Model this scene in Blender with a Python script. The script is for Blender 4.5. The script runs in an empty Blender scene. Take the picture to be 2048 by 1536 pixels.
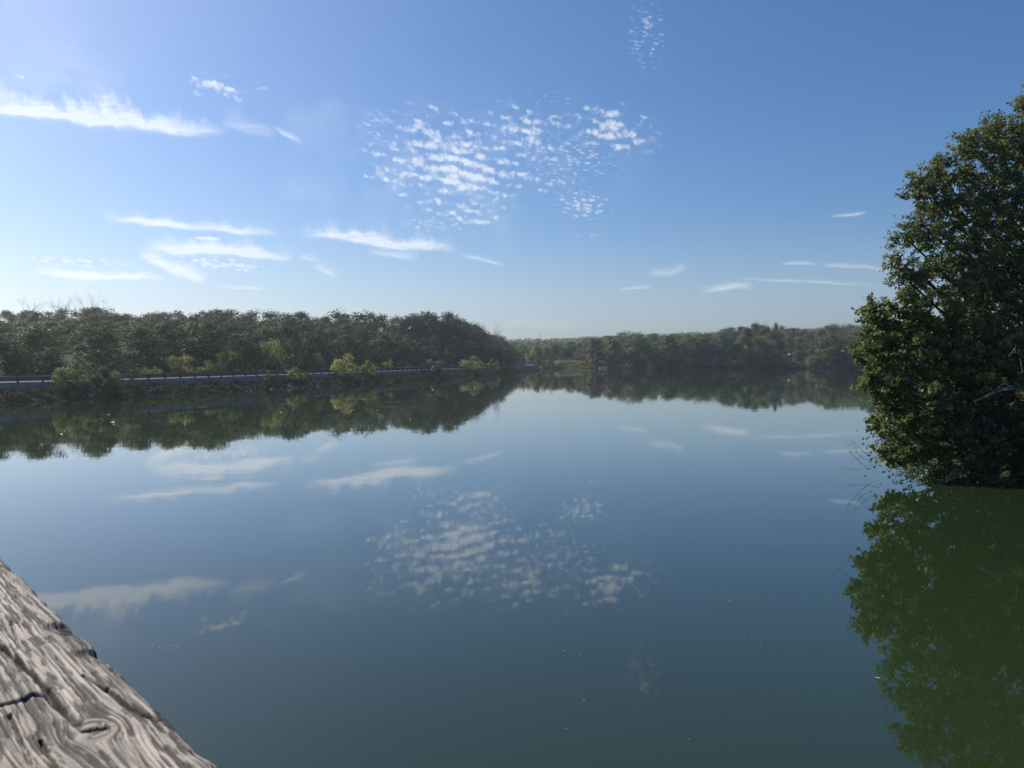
import bpy, math, random
import numpy as np
from mathutils import Vector

random.seed(7)
RNG = np.random.default_rng(11)
C = bpy.context.scene.collection
SC = bpy.context.scene
R = math.radians

# ------------------------------------------------------------------ camera
F = 1538.0                       # focal length in photo pixels (2048 wide)
CAM_H = 5.0
PITCH = math.atan(50.0 / F)      # the horizon lies 50 px above the picture centre
cam_d = bpy.data.cameras.new('camera')
cam = bpy.data.objects.new('camera', cam_d)
C.objects.link(cam)
cam.location = (0, 0, CAM_H)
cam.rotation_euler = (math.pi / 2 - PITCH, 0, 0)
cam_d.sensor_width = 36.0
cam_d.lens = F / 2048.0 * 36.0
cam_d.clip_start = 0.02
cam_d.clip_end = 12000
cam_d.dof.use_dof = True
cam_d.dof.focus_distance = 70.0
cam_d.dof.aperture_fstop = 17.0
SC.camera = cam
cp, sp = math.cos(PITCH), math.sin(PITCH)


def ray(px, py):
    x, z = (px - 1024) / F, (768 - py) / F
    return np.array([x, cp + z * sp, z * cp - sp])


def at_depth(px, py, Y):
    d = ray(px, py)
    d = d * (Y / d[1])
    return np.array([d[0], d[1], d[2] + CAM_H])


def on_level(px, py, z):
    d = ray(px, py)
    k = (z - CAM_H) / d[2]
    return np.array([d[0] * k, d[1] * k, z])


# ------------------------------------------------------------------ noise
def _hash(ix, iy, seed):
    h = (ix.astype(np.int64) * 374761393 + iy.astype(np.int64) * 668265263 + seed * 2147483647) & 0x7fffffff
    h = ((h ^ (h >> 13)) * 1274126177) & 0x7fffffff
    return ((h ^ (h >> 16)) & 0xffff) / 65535.0


def vnoise(x, y, seed=0):
    x = np.asarray(x, float); y = np.asarray(y, float)
    ix, iy = np.floor(x), np.floor(y)
    fx, fy = x - ix, y - iy
    fx = fx * fx * fx * (fx * (fx * 6 - 15) + 10); fy = fy * fy * fy * (fy * (fy * 6 - 15) + 10)
    a = _hash(ix, iy, seed); b = _hash(ix + 1, iy, seed)
    c = _hash(ix, iy + 1, seed); d = _hash(ix + 1, iy + 1, seed)
    return (a + (b - a) * fx) * (1 - fy) + (c + (d - c) * fx) * fy


def fbm(x, y, seed=0, octv=4):
    s, a, t = 0, 1, 0
    for k in range(octv):
        s = s + a * vnoise(x * 2 ** k, y * 2 ** k, seed + k * 17)
        t += a; a *= 0.5
    return s / t


# ------------------------------------------------------------------ object helpers
def link(o, parent=None):
    C.objects.link(o)
    if parent is not None:
        o.parent = parent
    return o


def tag(o, label=None, cat=None, group=None, kind=None):
    if label: o['label'] = label
    if cat: o['category'] = cat
    if group: o['group'] = group
    if kind: o['kind'] = kind
    return o


def empty(name, loc=(0, 0, 0), rz=0.0, label=None, cat=None, group=None):
    o = bpy.data.objects.new(name, None)
    o.location = loc; o.rotation_euler = (0, 0, rz)
    o.empty_display_size = 0.2
    link(o)
    return tag(o, label, cat, group)


def mesh_np(name, verts, faces, mats, attrs=None, smooth=False, mat_idx=None):
    """faces: (N,3) or (N,4) int array"""
    verts = np.ascontiguousarray(verts, np.float32); faces = np.ascontiguousarray(faces, np.int32)
    me = bpy.data.meshes.new(name)
    n, k = faces.shape
    me.vertices.add(len(verts)); me.vertices.foreach_set('co', verts.ravel())
    me.loops.add(n * k); me.loops.foreach_set('vertex_index', faces.ravel())
    me.polygons.add(n)
    me.polygons.foreach_set('loop_start', np.arange(0, n * k, k, dtype=np.int32))
    if smooth:
        me.polygons.foreach_set('use_smooth', np.ones(n, bool))
    for m in (mats if isinstance(mats, (list, tuple)) else [mats]):
        me.materials.append(m)
    if mat_idx is not None:
        me.polygons.foreach_set('material_index', np.ascontiguousarray(mat_idx, np.int32))
    for an, av in (attrs or {}).items():
        a = me.attributes.new(an, 'FLOAT', 'POINT')
        a.data.foreach_set('value', np.ascontiguousarray(av, np.float32))
    me.update(calc_edges=True)
    me.validate()
    return me


def obj(name, me, parent=None):
    return link(bpy.data.objects.new(name, me), parent)


class MB:
    """collects boxes and tubes into one mesh"""
    def __init__(s): s.v, s.f = [], []

    def add(s, vs, fs):
        b = len(s.v); s.v += [tuple(map(float, p)) for p in vs]
        s.f += [tuple(b + i for i in q) for q in fs]

    def box(s, c, size, ax=None):
        """ax: horizontal unit direction of the box's length"""
        ax = np.array([1, 0.]) if ax is None else np.array(ax, float)
        u = np.array([ax[0], ax[1], 0]); w = np.array([-ax[1], ax[0], 0]); z = np.array([0, 0, 1.])
        c = np.array(c, float); h = np.array(size) / 2
        vs = [c + u * h[0] * a + w * h[1] * b + z * h[2] * e for e in (-1, 1) for b in (-1, 1) for a in (-1, 1)]
        s.add(vs, [(0, 2, 3, 1), (4, 5, 7, 6), (0, 1, 5, 4), (2, 6, 7, 3), (0, 4, 6, 2), (1, 3, 7, 5)])

    def tube(s, pts, rad, n=6):
        pts = [np.array(p, float) for p in pts]
        rings = []
        for i, p in enumerate(pts):
            d = pts[min(i + 1, len(pts) - 1)] - pts[max(i - 1, 0)]
            d = d / (np.linalg.norm(d) + 1e-9)
            a = np.cross(d, [0.31, 0.17, 0.93] if abs(d[2]) < 0.9 else [1, 0.1, 0]); a /= np.linalg.norm(a) + 1e-9
            b = np.cross(d, a)
            r = rad[i]
            rings.append([p + (a * math.cos(t) + b * math.sin(t)) * r for t in np.arange(n) * 2 * math.pi / n])
        vs = [q for r_ in rings for q in r_]
        fs = [(i * n + j, i * n + (j + 1) % n, (i + 1) * n + (j + 1) % n, (i + 1) * n + j)
              for i in range(len(rings) - 1) for j in range(n)]
        s.add(vs, fs)

    def mesh(s, name, m, smooth=False):
        me = bpy.data.meshes.new(name)
        me.from_pydata(s.v, [], s.f)
        for mm in (m if isinstance(m, (list, tuple)) else [m]):
            me.materials.append(mm)
        if smooth:
            me.polygons.foreach_set('use_smooth', np.ones(len(s.f), bool))
        me.update()
        return me


# ------------------------------------------------------------------ node DSL
class S:
    """a socket with arithmetic"""
    tree = None

    def __init__(s, sock): s.k = sock

    def _m(s, op, *a, clamp=False):
        n = S.tree.nodes.new('ShaderNodeMath'); n.operation = op; n.use_clamp = clamp
        for i, v in enumerate((s,) + a):
            if isinstance(v, S): S.tree.links.new(v.k, n.inputs[i])
            else: n.inputs[i].default_value = float(v)
        return S(n.outputs[0])

    def __add__(s, o): return s._m('ADD', o)
    def __radd__(s, o): return s._m('ADD', o)
    def __sub__(s, o): return s._m('SUBTRACT', o)
    def __rsub__(s, o): return s._m('MULTIPLY', -1.0) + o
    def __mul__(s, o): return s._m('MULTIPLY', o)
    def __rmul__(s, o): return s._m('MULTIPLY', o)
    def __truediv__(s, o): return s._m('DIVIDE', o)
    def __pow__(s, o): return s._m('POWER', o)
    def max(s, o): return s._m('MAXIMUM', o)
    def min(s, o): return s._m('MINIMUM', o)
    def abs(s): return s._m('ABSOLUTE')
    def sin(s): return s._m('SINE')
    def exp(s): return s._m('EXPONENT')
    def sqrt(s): return s._m('SQRT')
    def madd(s, a, b): return s._m('MULTIPLY_ADD', a, b)

    def smooth(s, a, b, lo=0.0, hi=1.0):
        n = S.tree.nodes.new('ShaderNodeMapRange'); n.interpolation_type = 'SMOOTHSTEP'
        S.tree.links.new(s.k, n.inputs[0])
        n.inputs[1].default_value = a; n.inputs[2].default_value = b
        n.inputs[3].default_value = lo; n.inputs[4].default_value = hi
        return S(n.outputs[0])


def nd(tp, **kw):
    n = S.tree.nodes.new(tp)
    for k, v in kw.items():
        if k in n.inputs:
            if isinstance(v, S): S.tree.links.new(v.k, n.inputs[k])
            else: n.inputs[k].default_value = v
        else:
            setattr(n, k, v)
    return n


def vec(x, y, z=0.0):
    n = S.tree.nodes.new('ShaderNodeCombineXYZ')
    for i, v in enumerate((x, y, z)):
        if isinstance(v, S): S.tree.links.new(v.k, n.inputs[i])
        else: n.inputs[i].default_value = v
    return S(n.outputs[0])


def noise(v, scale=1.0, detail=3.0, rough=0.5, dims='3D', dist=0.0):
    n = nd('ShaderNodeTexNoise', noise_dimensions=dims, Vector=v, Scale=scale, Detail=detail, Roughness=rough, Distortion=dist)
    return S(n.outputs[0])


def mixc(f, a, b):
    n = S.tree.nodes.new('ShaderNodeMix'); n.data_type = 'RGBA'
    for idx, v in ((0, f), (6, a), (7, b)):
        if isinstance(v, S): S.tree.links.new(v.k, n.inputs[idx])
        elif idx == 0: n.inputs[0].default_value = v
        else: n.inputs[idx].default_value = (*v, 1) if len(v) == 3 else v
    return S(n.outputs[2])


def attr(name):
    n = S.tree.nodes.new('ShaderNodeAttribute'); n.attribute_name = name
    return S(n.outputs['Fac'])


def pos():
    return S(S.tree.nodes.new('ShaderNodeNewGeometry').outputs['Position'])


def sep(v):
    n = nd('ShaderNodeSeparateXYZ', Vector=v)
    return S(n.outputs[0]), S(n.outputs[1]), S(n.outputs[2])


def objrand():
    return S(S.tree.nodes.new('ShaderNodeObjectInfo').outputs['Random'])


def mat(name):
    m = bpy.data.materials.new(name); m.use_nodes = True
    S.tree = m.node_tree
    m.node_tree.nodes.clear()
    out = m.node_tree.nodes.new('ShaderNodeOutputMaterial')
    return m, out


def finish(out, sh):
    S.tree.links.new(sh.k if isinstance(sh, S) else sh.outputs[0], out.inputs[0])


def principled(col, rough=0.6, spec=0.5, normal=None, metal=0.0):
    n = nd('ShaderNodeBsdfPrincipled', Roughness=rough, Metallic=metal)
    n.inputs['Specular IOR Level'].default_value = spec
    if isinstance(col, S): S.tree.links.new(col.k, n.inputs['Base Color'])
    else: n.inputs['Base Color'].default_value = (*col, 1)
    if normal is not None: S.tree.links.new(normal.k, n.inputs['Normal'])
    return n


def bump(h, strength=0.5, dist=0.1):
    n = nd('ShaderNodeBump', Height=h, Strength=strength, Distance=dist)
    return S(n.outputs[0])


def leaf_mat(name, dark, light, warm, trans=0.35, spec=0.35, rough=0.45, warm_amt=0.25, tcol=None):
    """real leaves vary leaf by leaf (attribute 'tint') and tree by tree (object random)"""
    m, out = mat(name)
    t = attr('tint'); r = objrand()
    c = mixc(t, dark, light)
    w = (r * 0.7 + t * 0.5).smooth(1.05 - warm_amt * 1.2, 1.15) * 0.75
    c = mixc(w, c, warm)
    gain = nd('ShaderNodeHueSaturation', Color=c, Value=r * 0.5 + 0.75)
    c = S(gain.outputs[0])
    p = principled(c, rough, spec)
    tr = nd('ShaderNodeBsdfTranslucent')
    g2 = nd('ShaderNodeHueSaturation', Color=c, Hue=0.485, Saturation=1.15, Value=1.7)
    S.tree.links.new(g2.outputs[0], tr.inputs[0])
    mx = nd('ShaderNodeMixShader', Fac=trans)
    S.tree.links.new(p.outputs[0], mx.inputs[1]); S.tree.links.new(tr.outputs[0], mx.inputs[2])
    finish(out, mx)
    return m


def plain_mat(name, a, b, scale=3.0, rough=0.8, spec=0.3, metal=0.0, bumpy=0.0):
    m, out = mat(name)
    n = noise(pos(), scale, 5, 0.6)
    c = mixc(n.smooth(0.3, 0.7), a, b)
    p = principled(c, rough, spec, bump(n, bumpy, 0.05) if bumpy else None, metal)
    finish(out, p)
    return m


M = {}
M['leaf_wood'] = leaf_mat('hillside_leaves', (.034, .052, .022), (.092, .122, .046), (.105, .105, .042), 0.32, 0.12, .6)
M['leaf_far'] = leaf_mat('far_leaves', (.034, .056, .022), (.175, .215, .078), (.150, .115, .055), 0.32, 0.12, .6)
M['leaf_bright'] = leaf_mat('bright_leaves', (.110, .150, .050), (.22, .27, .09), (.24, .24, .10), 0.45, 0.25, .55)
M['leaf_yellow'] = leaf_mat('yellow_green_leaves', (.16, .19, .06), (.28, .30, .11), (.30, .28, .11), 0.45, 0.25, .55)
M['leaf_brown'] = leaf_mat('brownish_leaves', (.09, .075, .04), (.16, .13, .06), (.16, .11, .06), 0.35, 0.3)
M['leaf_near'] = leaf_mat('glossy_leaves', (.040, .066, .021), (.125, .165, .055), (.17, .15, .055), 0.36, 0.3, 0.5, 0.18)
M['leaf_shore'] = leaf_mat('broad_shore_leaves', (.055, .080, .022), (.165, .190, .052), (.25, .21, .055), 0.36, 0.32, 0.5, 0.30)
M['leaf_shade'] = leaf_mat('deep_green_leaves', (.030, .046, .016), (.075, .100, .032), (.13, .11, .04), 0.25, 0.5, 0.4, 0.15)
M['bark'] = plain_mat('bark', (.055, .045, .036), (.11, .095, .08), 9, 0.9, 0.2, bumpy=0.5)
M['dark_bark'] = plain_mat('dark_bark', (.022, .019, .016), (.048, .042, .036), 9, 0.9, 0.1, bumpy=0.5)
M['bare_wood'] = plain_mat('bare_branch_wood', (.16, .145, .13), (.27, .25, .23), 6, 0.85, 0.2)
M['pale_wood'] = plain_mat('pale_dead_wood', (.20, .185, .165), (.32, .30, .27), 6, 0.8, 0.2)
M['concrete'] = plain_mat('grey_concrete', (.12, .12, .118), (.21, .207, .20), 0.8, 0.9, 0.25, bumpy=0.2)
M['asphalt'] = plain_mat('asphalt', (.075, .074, .07), (.115, .112, .108), 2.2, 0.85, 0.3)
M['steel'] = plain_mat('weathered_guardrail_steel', (.075, .072, .068), (.13, .125, .12), 1.5, 0.7, 0.4)
M['post'] = plain_mat('dark_timber_post', (.05, .042, .035), (.09, .08, .07), 3, 0.9, 0.2)
M['rock'] = plain_mat('dark_riprap_rock', (.020, .021, .022), (.034, .034, .034), 1.3, 0.9, 0.3, bumpy=0.4)
M['paint'] = plain_mat('white_paint', (.72, .72, .70), (.82, .82, .80), 4, 0.6, 0.4)
M['roof'] = plain_mat('dark_roof_shingles', (.06, .06, .065), (.11, .105, .1), 5, 0.8, 0.2)
M['mast'] = plain_mat('grey_mast_steel', (.10, .10, .11), (.16, .16, .17), 1, 0.7, 0.3)
M['dry_leaf'] = plain_mat('dry_floating_leaf', (.24, .22, .16), (.42, .39, .30), 20, 0.6, 0.4)
M['plank'] = plain_mat('weathered_planks', (.16, .14, .12), (.30, .27, .24), 7, 0.9, 0.2, bumpy=0.4)


# ------------------------------------------------------------------ lake plan and terrain
def smooth_line(pts, n):
    """Catmull-Rom through pts"""
    P = np.array(pts, float); out = []
    for i in range(len(P) - 1):
        p0, p1, p2, p3 = P[max(i - 1, 0)], P[i], P[i + 1], P[min(i + 2, len(P) - 1)]
        for t in np.arange(n) / n:
            out.append(0.5 * ((2 * p1) + (-p0 + p2) * t + (2 * p0 - 5 * p1 + 4 * p2 - p3) * t * t + (-p0 + 3 * p1 - 3 * p2 + p3) * t ** 3))
    out.append(P[-1])
    return np.array(out)


def resample(line, step):
    seg = np.linalg.norm(np.diff(line, axis=0), axis=1)
    s = np.concatenate([[0], np.cumsum(seg)])
    t = np.arange(0, s[-1], step)
    return np.stack([np.interp(t, s, line[:, k]) for k in range(line.shape[1])], 1)


wall_line = resample(smooth_line([(-132, -60), (-104, 10), (-79, 55), (-58.5, 91.5), (-47.5, 113), (-29.5, 170), (-16.0, 222), (-1.0, 291), (9, 345), (13, 400)], 24), 2.0)


def normals2(L):
    d = np.gradient(L, axis=0); d /= np.linalg.norm(d, axis=1)[:, None]
    return np.stack([d[:, 1], -d[:, 0]], 1), d        # to the right (lake side), along


WN, WD = normals2(wall_line)
BANK = 3.2
left_shore = wall_line + WN * BANK
right_shore = smooth_line([(130, -80), (70, -30), (40, 12), (29, 24), (24.6, 30.2), (21.6, 33.8), (20.2, 37.8), (22, 45), (32, 62), (62, 108), (110, 190), (160, 280), (186, 350), (182, 404)], 8)
far_shore = smooth_line([(182, 404), (150, 409), (120, 404), (92, 408), (62, 403), (44, 407), (34, 401), (22, 404), (16, 402)], 8)
left_in = left_shore[::-1]
poly = np.concatenate([left_shore[:-2], far_shore[::-1], right_shore[::-1], [(130, -80), (-125, -80)]])


def dist_line(x, y, L):
    best = np.full(x.shape, 1e9)
    for a, b in zip(L[:-1], L[1:]):
        ex, ey = b - a
        t = np.clip(((x - a[0]) * ex + (y - a[1]) * ey) / (ex * ex + ey * ey + 1e-9), 0, 1)
        best = np.minimum(best, (x - a[0] - t * ex) ** 2 + (y - a[1] - t * ey) ** 2)
    return np.sqrt(best)


def inside(x, y):
    r = np.zeros(x.shape, bool)
    P = poly
    for a, b in zip(P, np.roll(P, -1, axis=0)):
        c = ((a[1] > y) != (b[1] > y))
        with np.errstate(divide='ignore', invalid='ignore'):
            xi = (b[0] - a[0]) * (y - a[1]) / (b[1] - a[1] + 1e-12) + a[0]
        r ^= c & (x < xi)
    return r


LS, RS, FS = left_shore[::3], right_shore[::2], far_shore[::2]


def sst(x, a, b):
    t = np.clip((x - a) / (b - a), 0, 1)
    return t * t * (3 - 2 * t)


def height(x, y):
    x = np.asarray(x, float); y = np.asarray(y, float)
    dL, dR, dF = dist_line(x, y, LS), dist_line(x, y, RS), dist_line(x, y, FS)
    ins = inside(x, y)
    d = np.minimum(np.minimum(dL, dR), dF)
    hL = np.interp(dL, [0, 1.5, 3, 24, 30, 70, 115, 170, 600], [-.3, .3, .5, .8, 2.6, 7.0, 10.0, 10.5, 9])
    hR = np.interp(dR, [0, 1.2, 4, 30, 120, 600], [0, .5, 1.0, 2.5, 6, 10])
    pxl = x / np.maximum(y, 1) * F + 1024
    hill = np.interp(pxl, [1000, 1180, 1420, 1560, 1720, 1900], [.035, .045, .09, .165, .16, .12])
    hF = np.interp(dF, [0, 1.5, 6], [0, .5, .9]) + np.clip(dF - 6, 0, 110) * hill
    meadow = np.exp(-((x - 31) / 13) ** 2) * sst(dF, 1, 14) * 2.6
    hF = hF + meadow
    wL, wR, wF = 1 / (dL + 1) ** 4, 1 / (dR + 1) ** 4, 1 / (dF + 1) ** 4
    h = (hL * wL + hR * wR + hF * wF) / (wL + wR + wF)
    h = h + (fbm(x / 22, y / 22, 3) - .5) * np.clip(d / 40, 0, 1) * 2.2
    # far ridges
    rise = np.interp(pxl, [600, 1000, 1080, 1150, 1300, 1400, 1550, 1700, 2000, 2600], [30, 22, 23, 26, 31, 34, 36, 40, 40, 34])
    h = h + rise * np.exp(-((y - 1450) / 420) ** 2) * sst(y, 520, 900) - 4 * sst(y, 480, 620) * np.exp(-((y - 700) / 200) ** 2)
    h2 = np.interp(pxl, [1380, 1500, 1640, 1720, 1900, 2300], [0, 4, 11, 14, 14, 0])
    h = h + h2 * np.exp(-((y - 820) / 150) ** 2)
    return np.where(ins, -np.minimum(1.8, .2 + .22 * d), h)


# the ground, one sheet out to the horizon, with finer cells near the lake
def spaced(lo, hi, n, fine_lo, fine_hi, step):
    core = np.arange(fine_lo, fine_hi + 1e-6, step)
    k = np.arange(1, n + 1) / n
    left = fine_lo - (fine_lo - lo) * k ** 2.2
    right = fine_hi + (hi - fine_hi) * k ** 2.2
    return np.concatenate([left[::-1], core, right])


gx = spaced(-1900, 2300, 40, -140, 220, 3.0)
gy = spaced(-900, 2300, 56, -30, 560, 3.4)
GX, GY = np.meshgrid(gx, gy)
GZ = height(GX.ravel(), GY.ravel()).reshape(GX.shape)
nx, ny = len(gx), len(gy)
idx = np.arange(nx * ny).reshape(ny, nx)
faces = np.stack([idx[:-1, :-1], idx[:-1, 1:], idx[1:, 1:], idx[1:, :-1]], -1).reshape(-1, 4)
m, out = mat('ground_cover')
p_ = pos()
n1 = noise(p_, 0.06, 5, 0.6); n2 = noise(p_, 0.9, 4, 0.6)
c = mixc(n1.smooth(.35, .65), (.038, .046, .020), (.070, .068, .032))
c = mixc(n2.smooth(.4, .7) * .6, c, (.045, .04, .026))
finish(out, principled(c, .95, .1, bump(n2, .6, .3)))
M['ground'] = m
me = mesh_np('ground', np.stack([GX.ravel(), GY.ravel(), GZ.ravel()], 1), faces, M['ground'], smooth=True)
tag(obj('ground', me), kind='structure')

# ------------------------------------------------------------------ water
m, out = mat('lake_water')
P = pos(); X, Y, Z = sep(P)
# long low swell, small ripples, and calm and ruffled patches
patch = noise(vec(X * .018, Y * .010), 1.0, 2, .5).smooth(.38, .62)
rip = noise(vec(X * .80 + Y * .45, Y * 1.5 - X * .42, .0), 1.0, 3.5, .6)
swell = noise(vec(X * .22 + Y * .10, Y * .40 - X * .13, 3.7), 1.0, 2.5, .5)
rx, ry = -12.2, 85.5            # the spreading rings where a fish has jumped
dx, dy = X - rx, (Y - ry) * 0.72
rr = (dx * dx + dy * dy).sqrt()
wob = noise(vec(X * .35, Y * .35, 9.), 1.0, 2, .5) * 1.3
rr = rr + wob
ring = ((rr * 3.3).sin()) * ((rr - 4.1) * (rr - 4.1) * -.9).exp()
h = rip * (patch * .0008 + .0003) + swell * .0030 + ring * .010
bn = nd('ShaderNodeBump', Height=h, Strength=1.0, Distance=1.0)
silt = noise(vec(X * .05, Y * .03, 1.2), 1.0, 3, .5)
wc = mixc(silt.smooth(.3, .7), (.0205, .0355, .0118), (.0245, .0415, .0142))
pw = principled(wc, 0.02, 0.5, S(bn.outputs[0]))
pw.inputs['IOR'].default_value = 1.36
pw.inputs['Coat Weight'].default_value = .45; pw.inputs['Coat IOR'].default_value = 1.48; pw.inputs['Coat Roughness'].default_value = .02
S.tree.links.new(bn.outputs[0], pw.inputs['Coat Normal'])
finish(out, pw)
M['water'] = m
wx = np.array([-150, 240.]); wy = np.array([-110, 440.])
wv = [(-160, -110, 0), (240, -110, 0), (240, 440, 0), (-160, 440, 0)]
me = mesh_np('water', wv, np.array([[0, 1, 2, 3]]), M['water'])
tag(obj('water', me), kind='structure')

# ------------------------------------------------------------------ road on its embankment
L = wall_line
zR = 2.20


def sweep(name, prof, mats_, z_add=0.0, i0=0, i1=None, closed=False):
    """prof: list of (offset towards the hill from the wall line, z)"""
    Ls, Ns = L[i0:i1], WN[i0:i1]
    n, k = len(Ls), len(prof)
    vs = np.zeros((n, k, 3))
    for j, (o, z) in enumerate(prof):
        vs[:, j, :2] = Ls - Ns * o
        vs[:, j, 2] = z + z_add
    ix = np.arange(n * k).reshape(n, k)
    if closed:
        ix = np.concatenate([ix, ix[:, :1]], 1)
    fs = np.stack([ix[:-1, :-1], ix[1:, :-1], ix[1:, 1:], ix[:-1, 1:]], -1).reshape(-1, 4)
    return mesh_np(name, vs.reshape(-1, 3), fs, mats_)


tag(obj('shore_embankment', sweep('shore_embankment', [(-6, -1.2), (-3.2, -.05), (-2.4, .45), (-1.0, .9), (-.01, 1.15)], M['rock'])), kind='structure')
tag(obj('road_shoulder', sweep('road_shoulder', [(.31, 2.12), (.9, 2.16), (9.5, 2.16), (12, 2.2), (16, 2.5), (30, 3.3)], M['ground'])), kind='structure')
tag(obj('road', sweep('road', [(1.5, zR), (8.7, zR)], M['asphalt'])), kind='structure')
mk = tag(obj('road_edge_marking', sweep('road_edge_marking', [(1.75, zR + .004), (1.88, zR + .004)], M['paint'])), kind='structure')
tag(obj('retaining_wall', sweep('retaining_wall', [(0, .6), (0, 2.17), (.3, 2.17), (.3, .6)], M['concrete'], closed=True)),
    'long low grey concrete wall along the water side of the lakeside road', 'wall')


def guardrail(off, face, label, i0, i1, step):
    root = empty('guardrail', (*L[i0], zR), 0, label, 'guardrail')
    inv = root.location
    fine = resample(L[i0:i1], 0.5)
    N_, D_ = normals2(fine)
    prof = [(0, .16), (face * .05, .20), (face * .05, .29), (0, .36), (face * .05, .43), (face * .05, .54), (0, .58)]
    ln = resample(L[i0:i1], step); n_ln, d_ln = normals2(ln)
    # beam in one piece
    k = len(prof); n = len(fine)
    vs = np.zeros((n, k, 3))
    for j, (o, z) in enumerate(prof):
        vs[:, j, :2] = fine - N_ * (off + o) - np.array(inv[:2]); vs[:, j, 2] = z
    ix = np.arange(n * k).reshape(n, k)
    fs = np.stack([ix[:-1, :-1], ix[1:, :-1], ix[1:, 1:], ix[:-1, 1:]], -1).reshape(-1, 4)
    bm = mesh_np('beam', vs.reshape(-1, 3), fs, M['steel'])
    b = obj('beam', bm, root)
    sol = b.modifiers.new('thickness', 'SOLIDIFY'); sol.thickness = .012
    pm = MB(); pm.box((0, 0, .29), (.17, .2, .66)); pme = pm.mesh('post', M['post'])
    for q, nn, dd in zip(ln, n_ln, d_ln):
        o = obj('post', pme, root)
        c_ = q - nn * (off - face * .13) - np.array(inv[:2])
        o.location = (*c_, 0); o.rotation_euler = (0, 0, math.atan2(dd[1], dd[0]))
    return root


def iy(yv): return int(np.argmin(np.abs(L[:, 1] - yv)))


guardrail(.75, 1, 'dark steel guardrail on posts along the water edge of the lakeside road', iy(62), iy(330), 2.9)
guardrail(9.6, -1, 'dark steel guardrail along the woodland edge of the lakeside road', iy(62), iy(345), 3.0)

# riprap stones: nobody could count them
rv, rf = [], []
base = np.array([(-1, -1, -1), (1, -1, -1), (1, 1, -1), (-1, 1, -1), (-.7, -.7, .8), (.7, -.7, .8), (.7, .7, .8), (-.7, .7, .8)], float)
bf = np.array([(0, 4, 5, 1), (1, 5, 6, 2), (2, 6, 7, 3), (3, 7, 4, 0), (4, 7, 6, 5)])
cand = np.where((L[:, 1] > 60) & (L[:, 1] < 350))[0]
for q in range(4200):
    i = RNG.choice(cand)
    o = RNG.uniform(-3.9, -.1)
    p2 = L[i] - WN[i] * o + WD[i] * RNG.uniform(-1, 1)
    z = np.interp(o, [-3.9, -3.2, -2.4, -1, 0], [-.1, -.05, .45, .9, 1.1])
    s = RNG.uniform(.10, .30) * (1 + .5 * (RNG.random() < .1))
    a = RNG.uniform(0, 6.28); ca, sa = math.cos(a), math.sin(a)
    b = base * s * RNG.uniform(.7, 1.2, 3) + RNG.normal(0, .14 * s, (8, 3))
    b = np.stack([b[:, 0] * ca - b[:, 1] * sa, b[:, 0] * sa + b[:, 1] * ca, b[:, 2] * .8], 1)
    rf.append(bf + 8 * q); rv.append(b + [p2[0], p2[1], z])
tag(obj('riprap_stones', mesh_np('riprap_stones', np.concatenate(rv), np.concatenate(rf), M['rock'])),
    'dark broken rocks banked between the water and the concrete wall', 'rocks', kind='stuff')


# ------------------------------------------------------------------ foliage
def unit(n):
    v = RNG.normal(size=(n, 3))
    return v / np.linalg.norm(v, axis=1)[:, None]


def leaf_cards(cent, size, axis=None, aspect=.6, droop=.0, tint=None, fold=.12, face=None, loose=.5):
    """one folded four-cornered leaf per centre; face: the way the leaf blades look (out of their clump)"""
    n = len(cent)
    a = unit(n) if axis is None else axis + RNG.normal(0, .55, (n, 3))
    a[:, 2] -= droop
    if face is not None:
        fn = face + RNG.normal(0, loose, (n, 3))
        fn /= np.linalg.norm(fn, axis=1)[:, None] + 1e-9
        a = a - fn * np.sum(a * fn, 1)[:, None]
    a /= np.linalg.norm(a, axis=1)[:, None] + 1e-9
    b = np.cross(a, unit(n) if face is None else fn); b /= np.linalg.norm(b, axis=1)[:, None] + 1e-9
    nn = np.cross(a, b)
    s = np.broadcast_to(size, (n,))[:, None]
    v = np.zeros((n, 4, 3))
    v[:, 0] = cent - a * s * .5
    v[:, 1] = cent + b * s * aspect * .5 + nn * s * fold - a * s * .05
    v[:, 2] = cent + a * s * .5
    v[:, 3] = cent - b * s * aspect * .5 + nn * s * fold - a * s * .05
    f = np.arange(n * 4).reshape(n, 4)
    t = RNG.random(n) if tint is None else tint
    return v.reshape(-1, 3), f, np.repeat(np.clip(t, 0, 1), 4)


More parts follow.
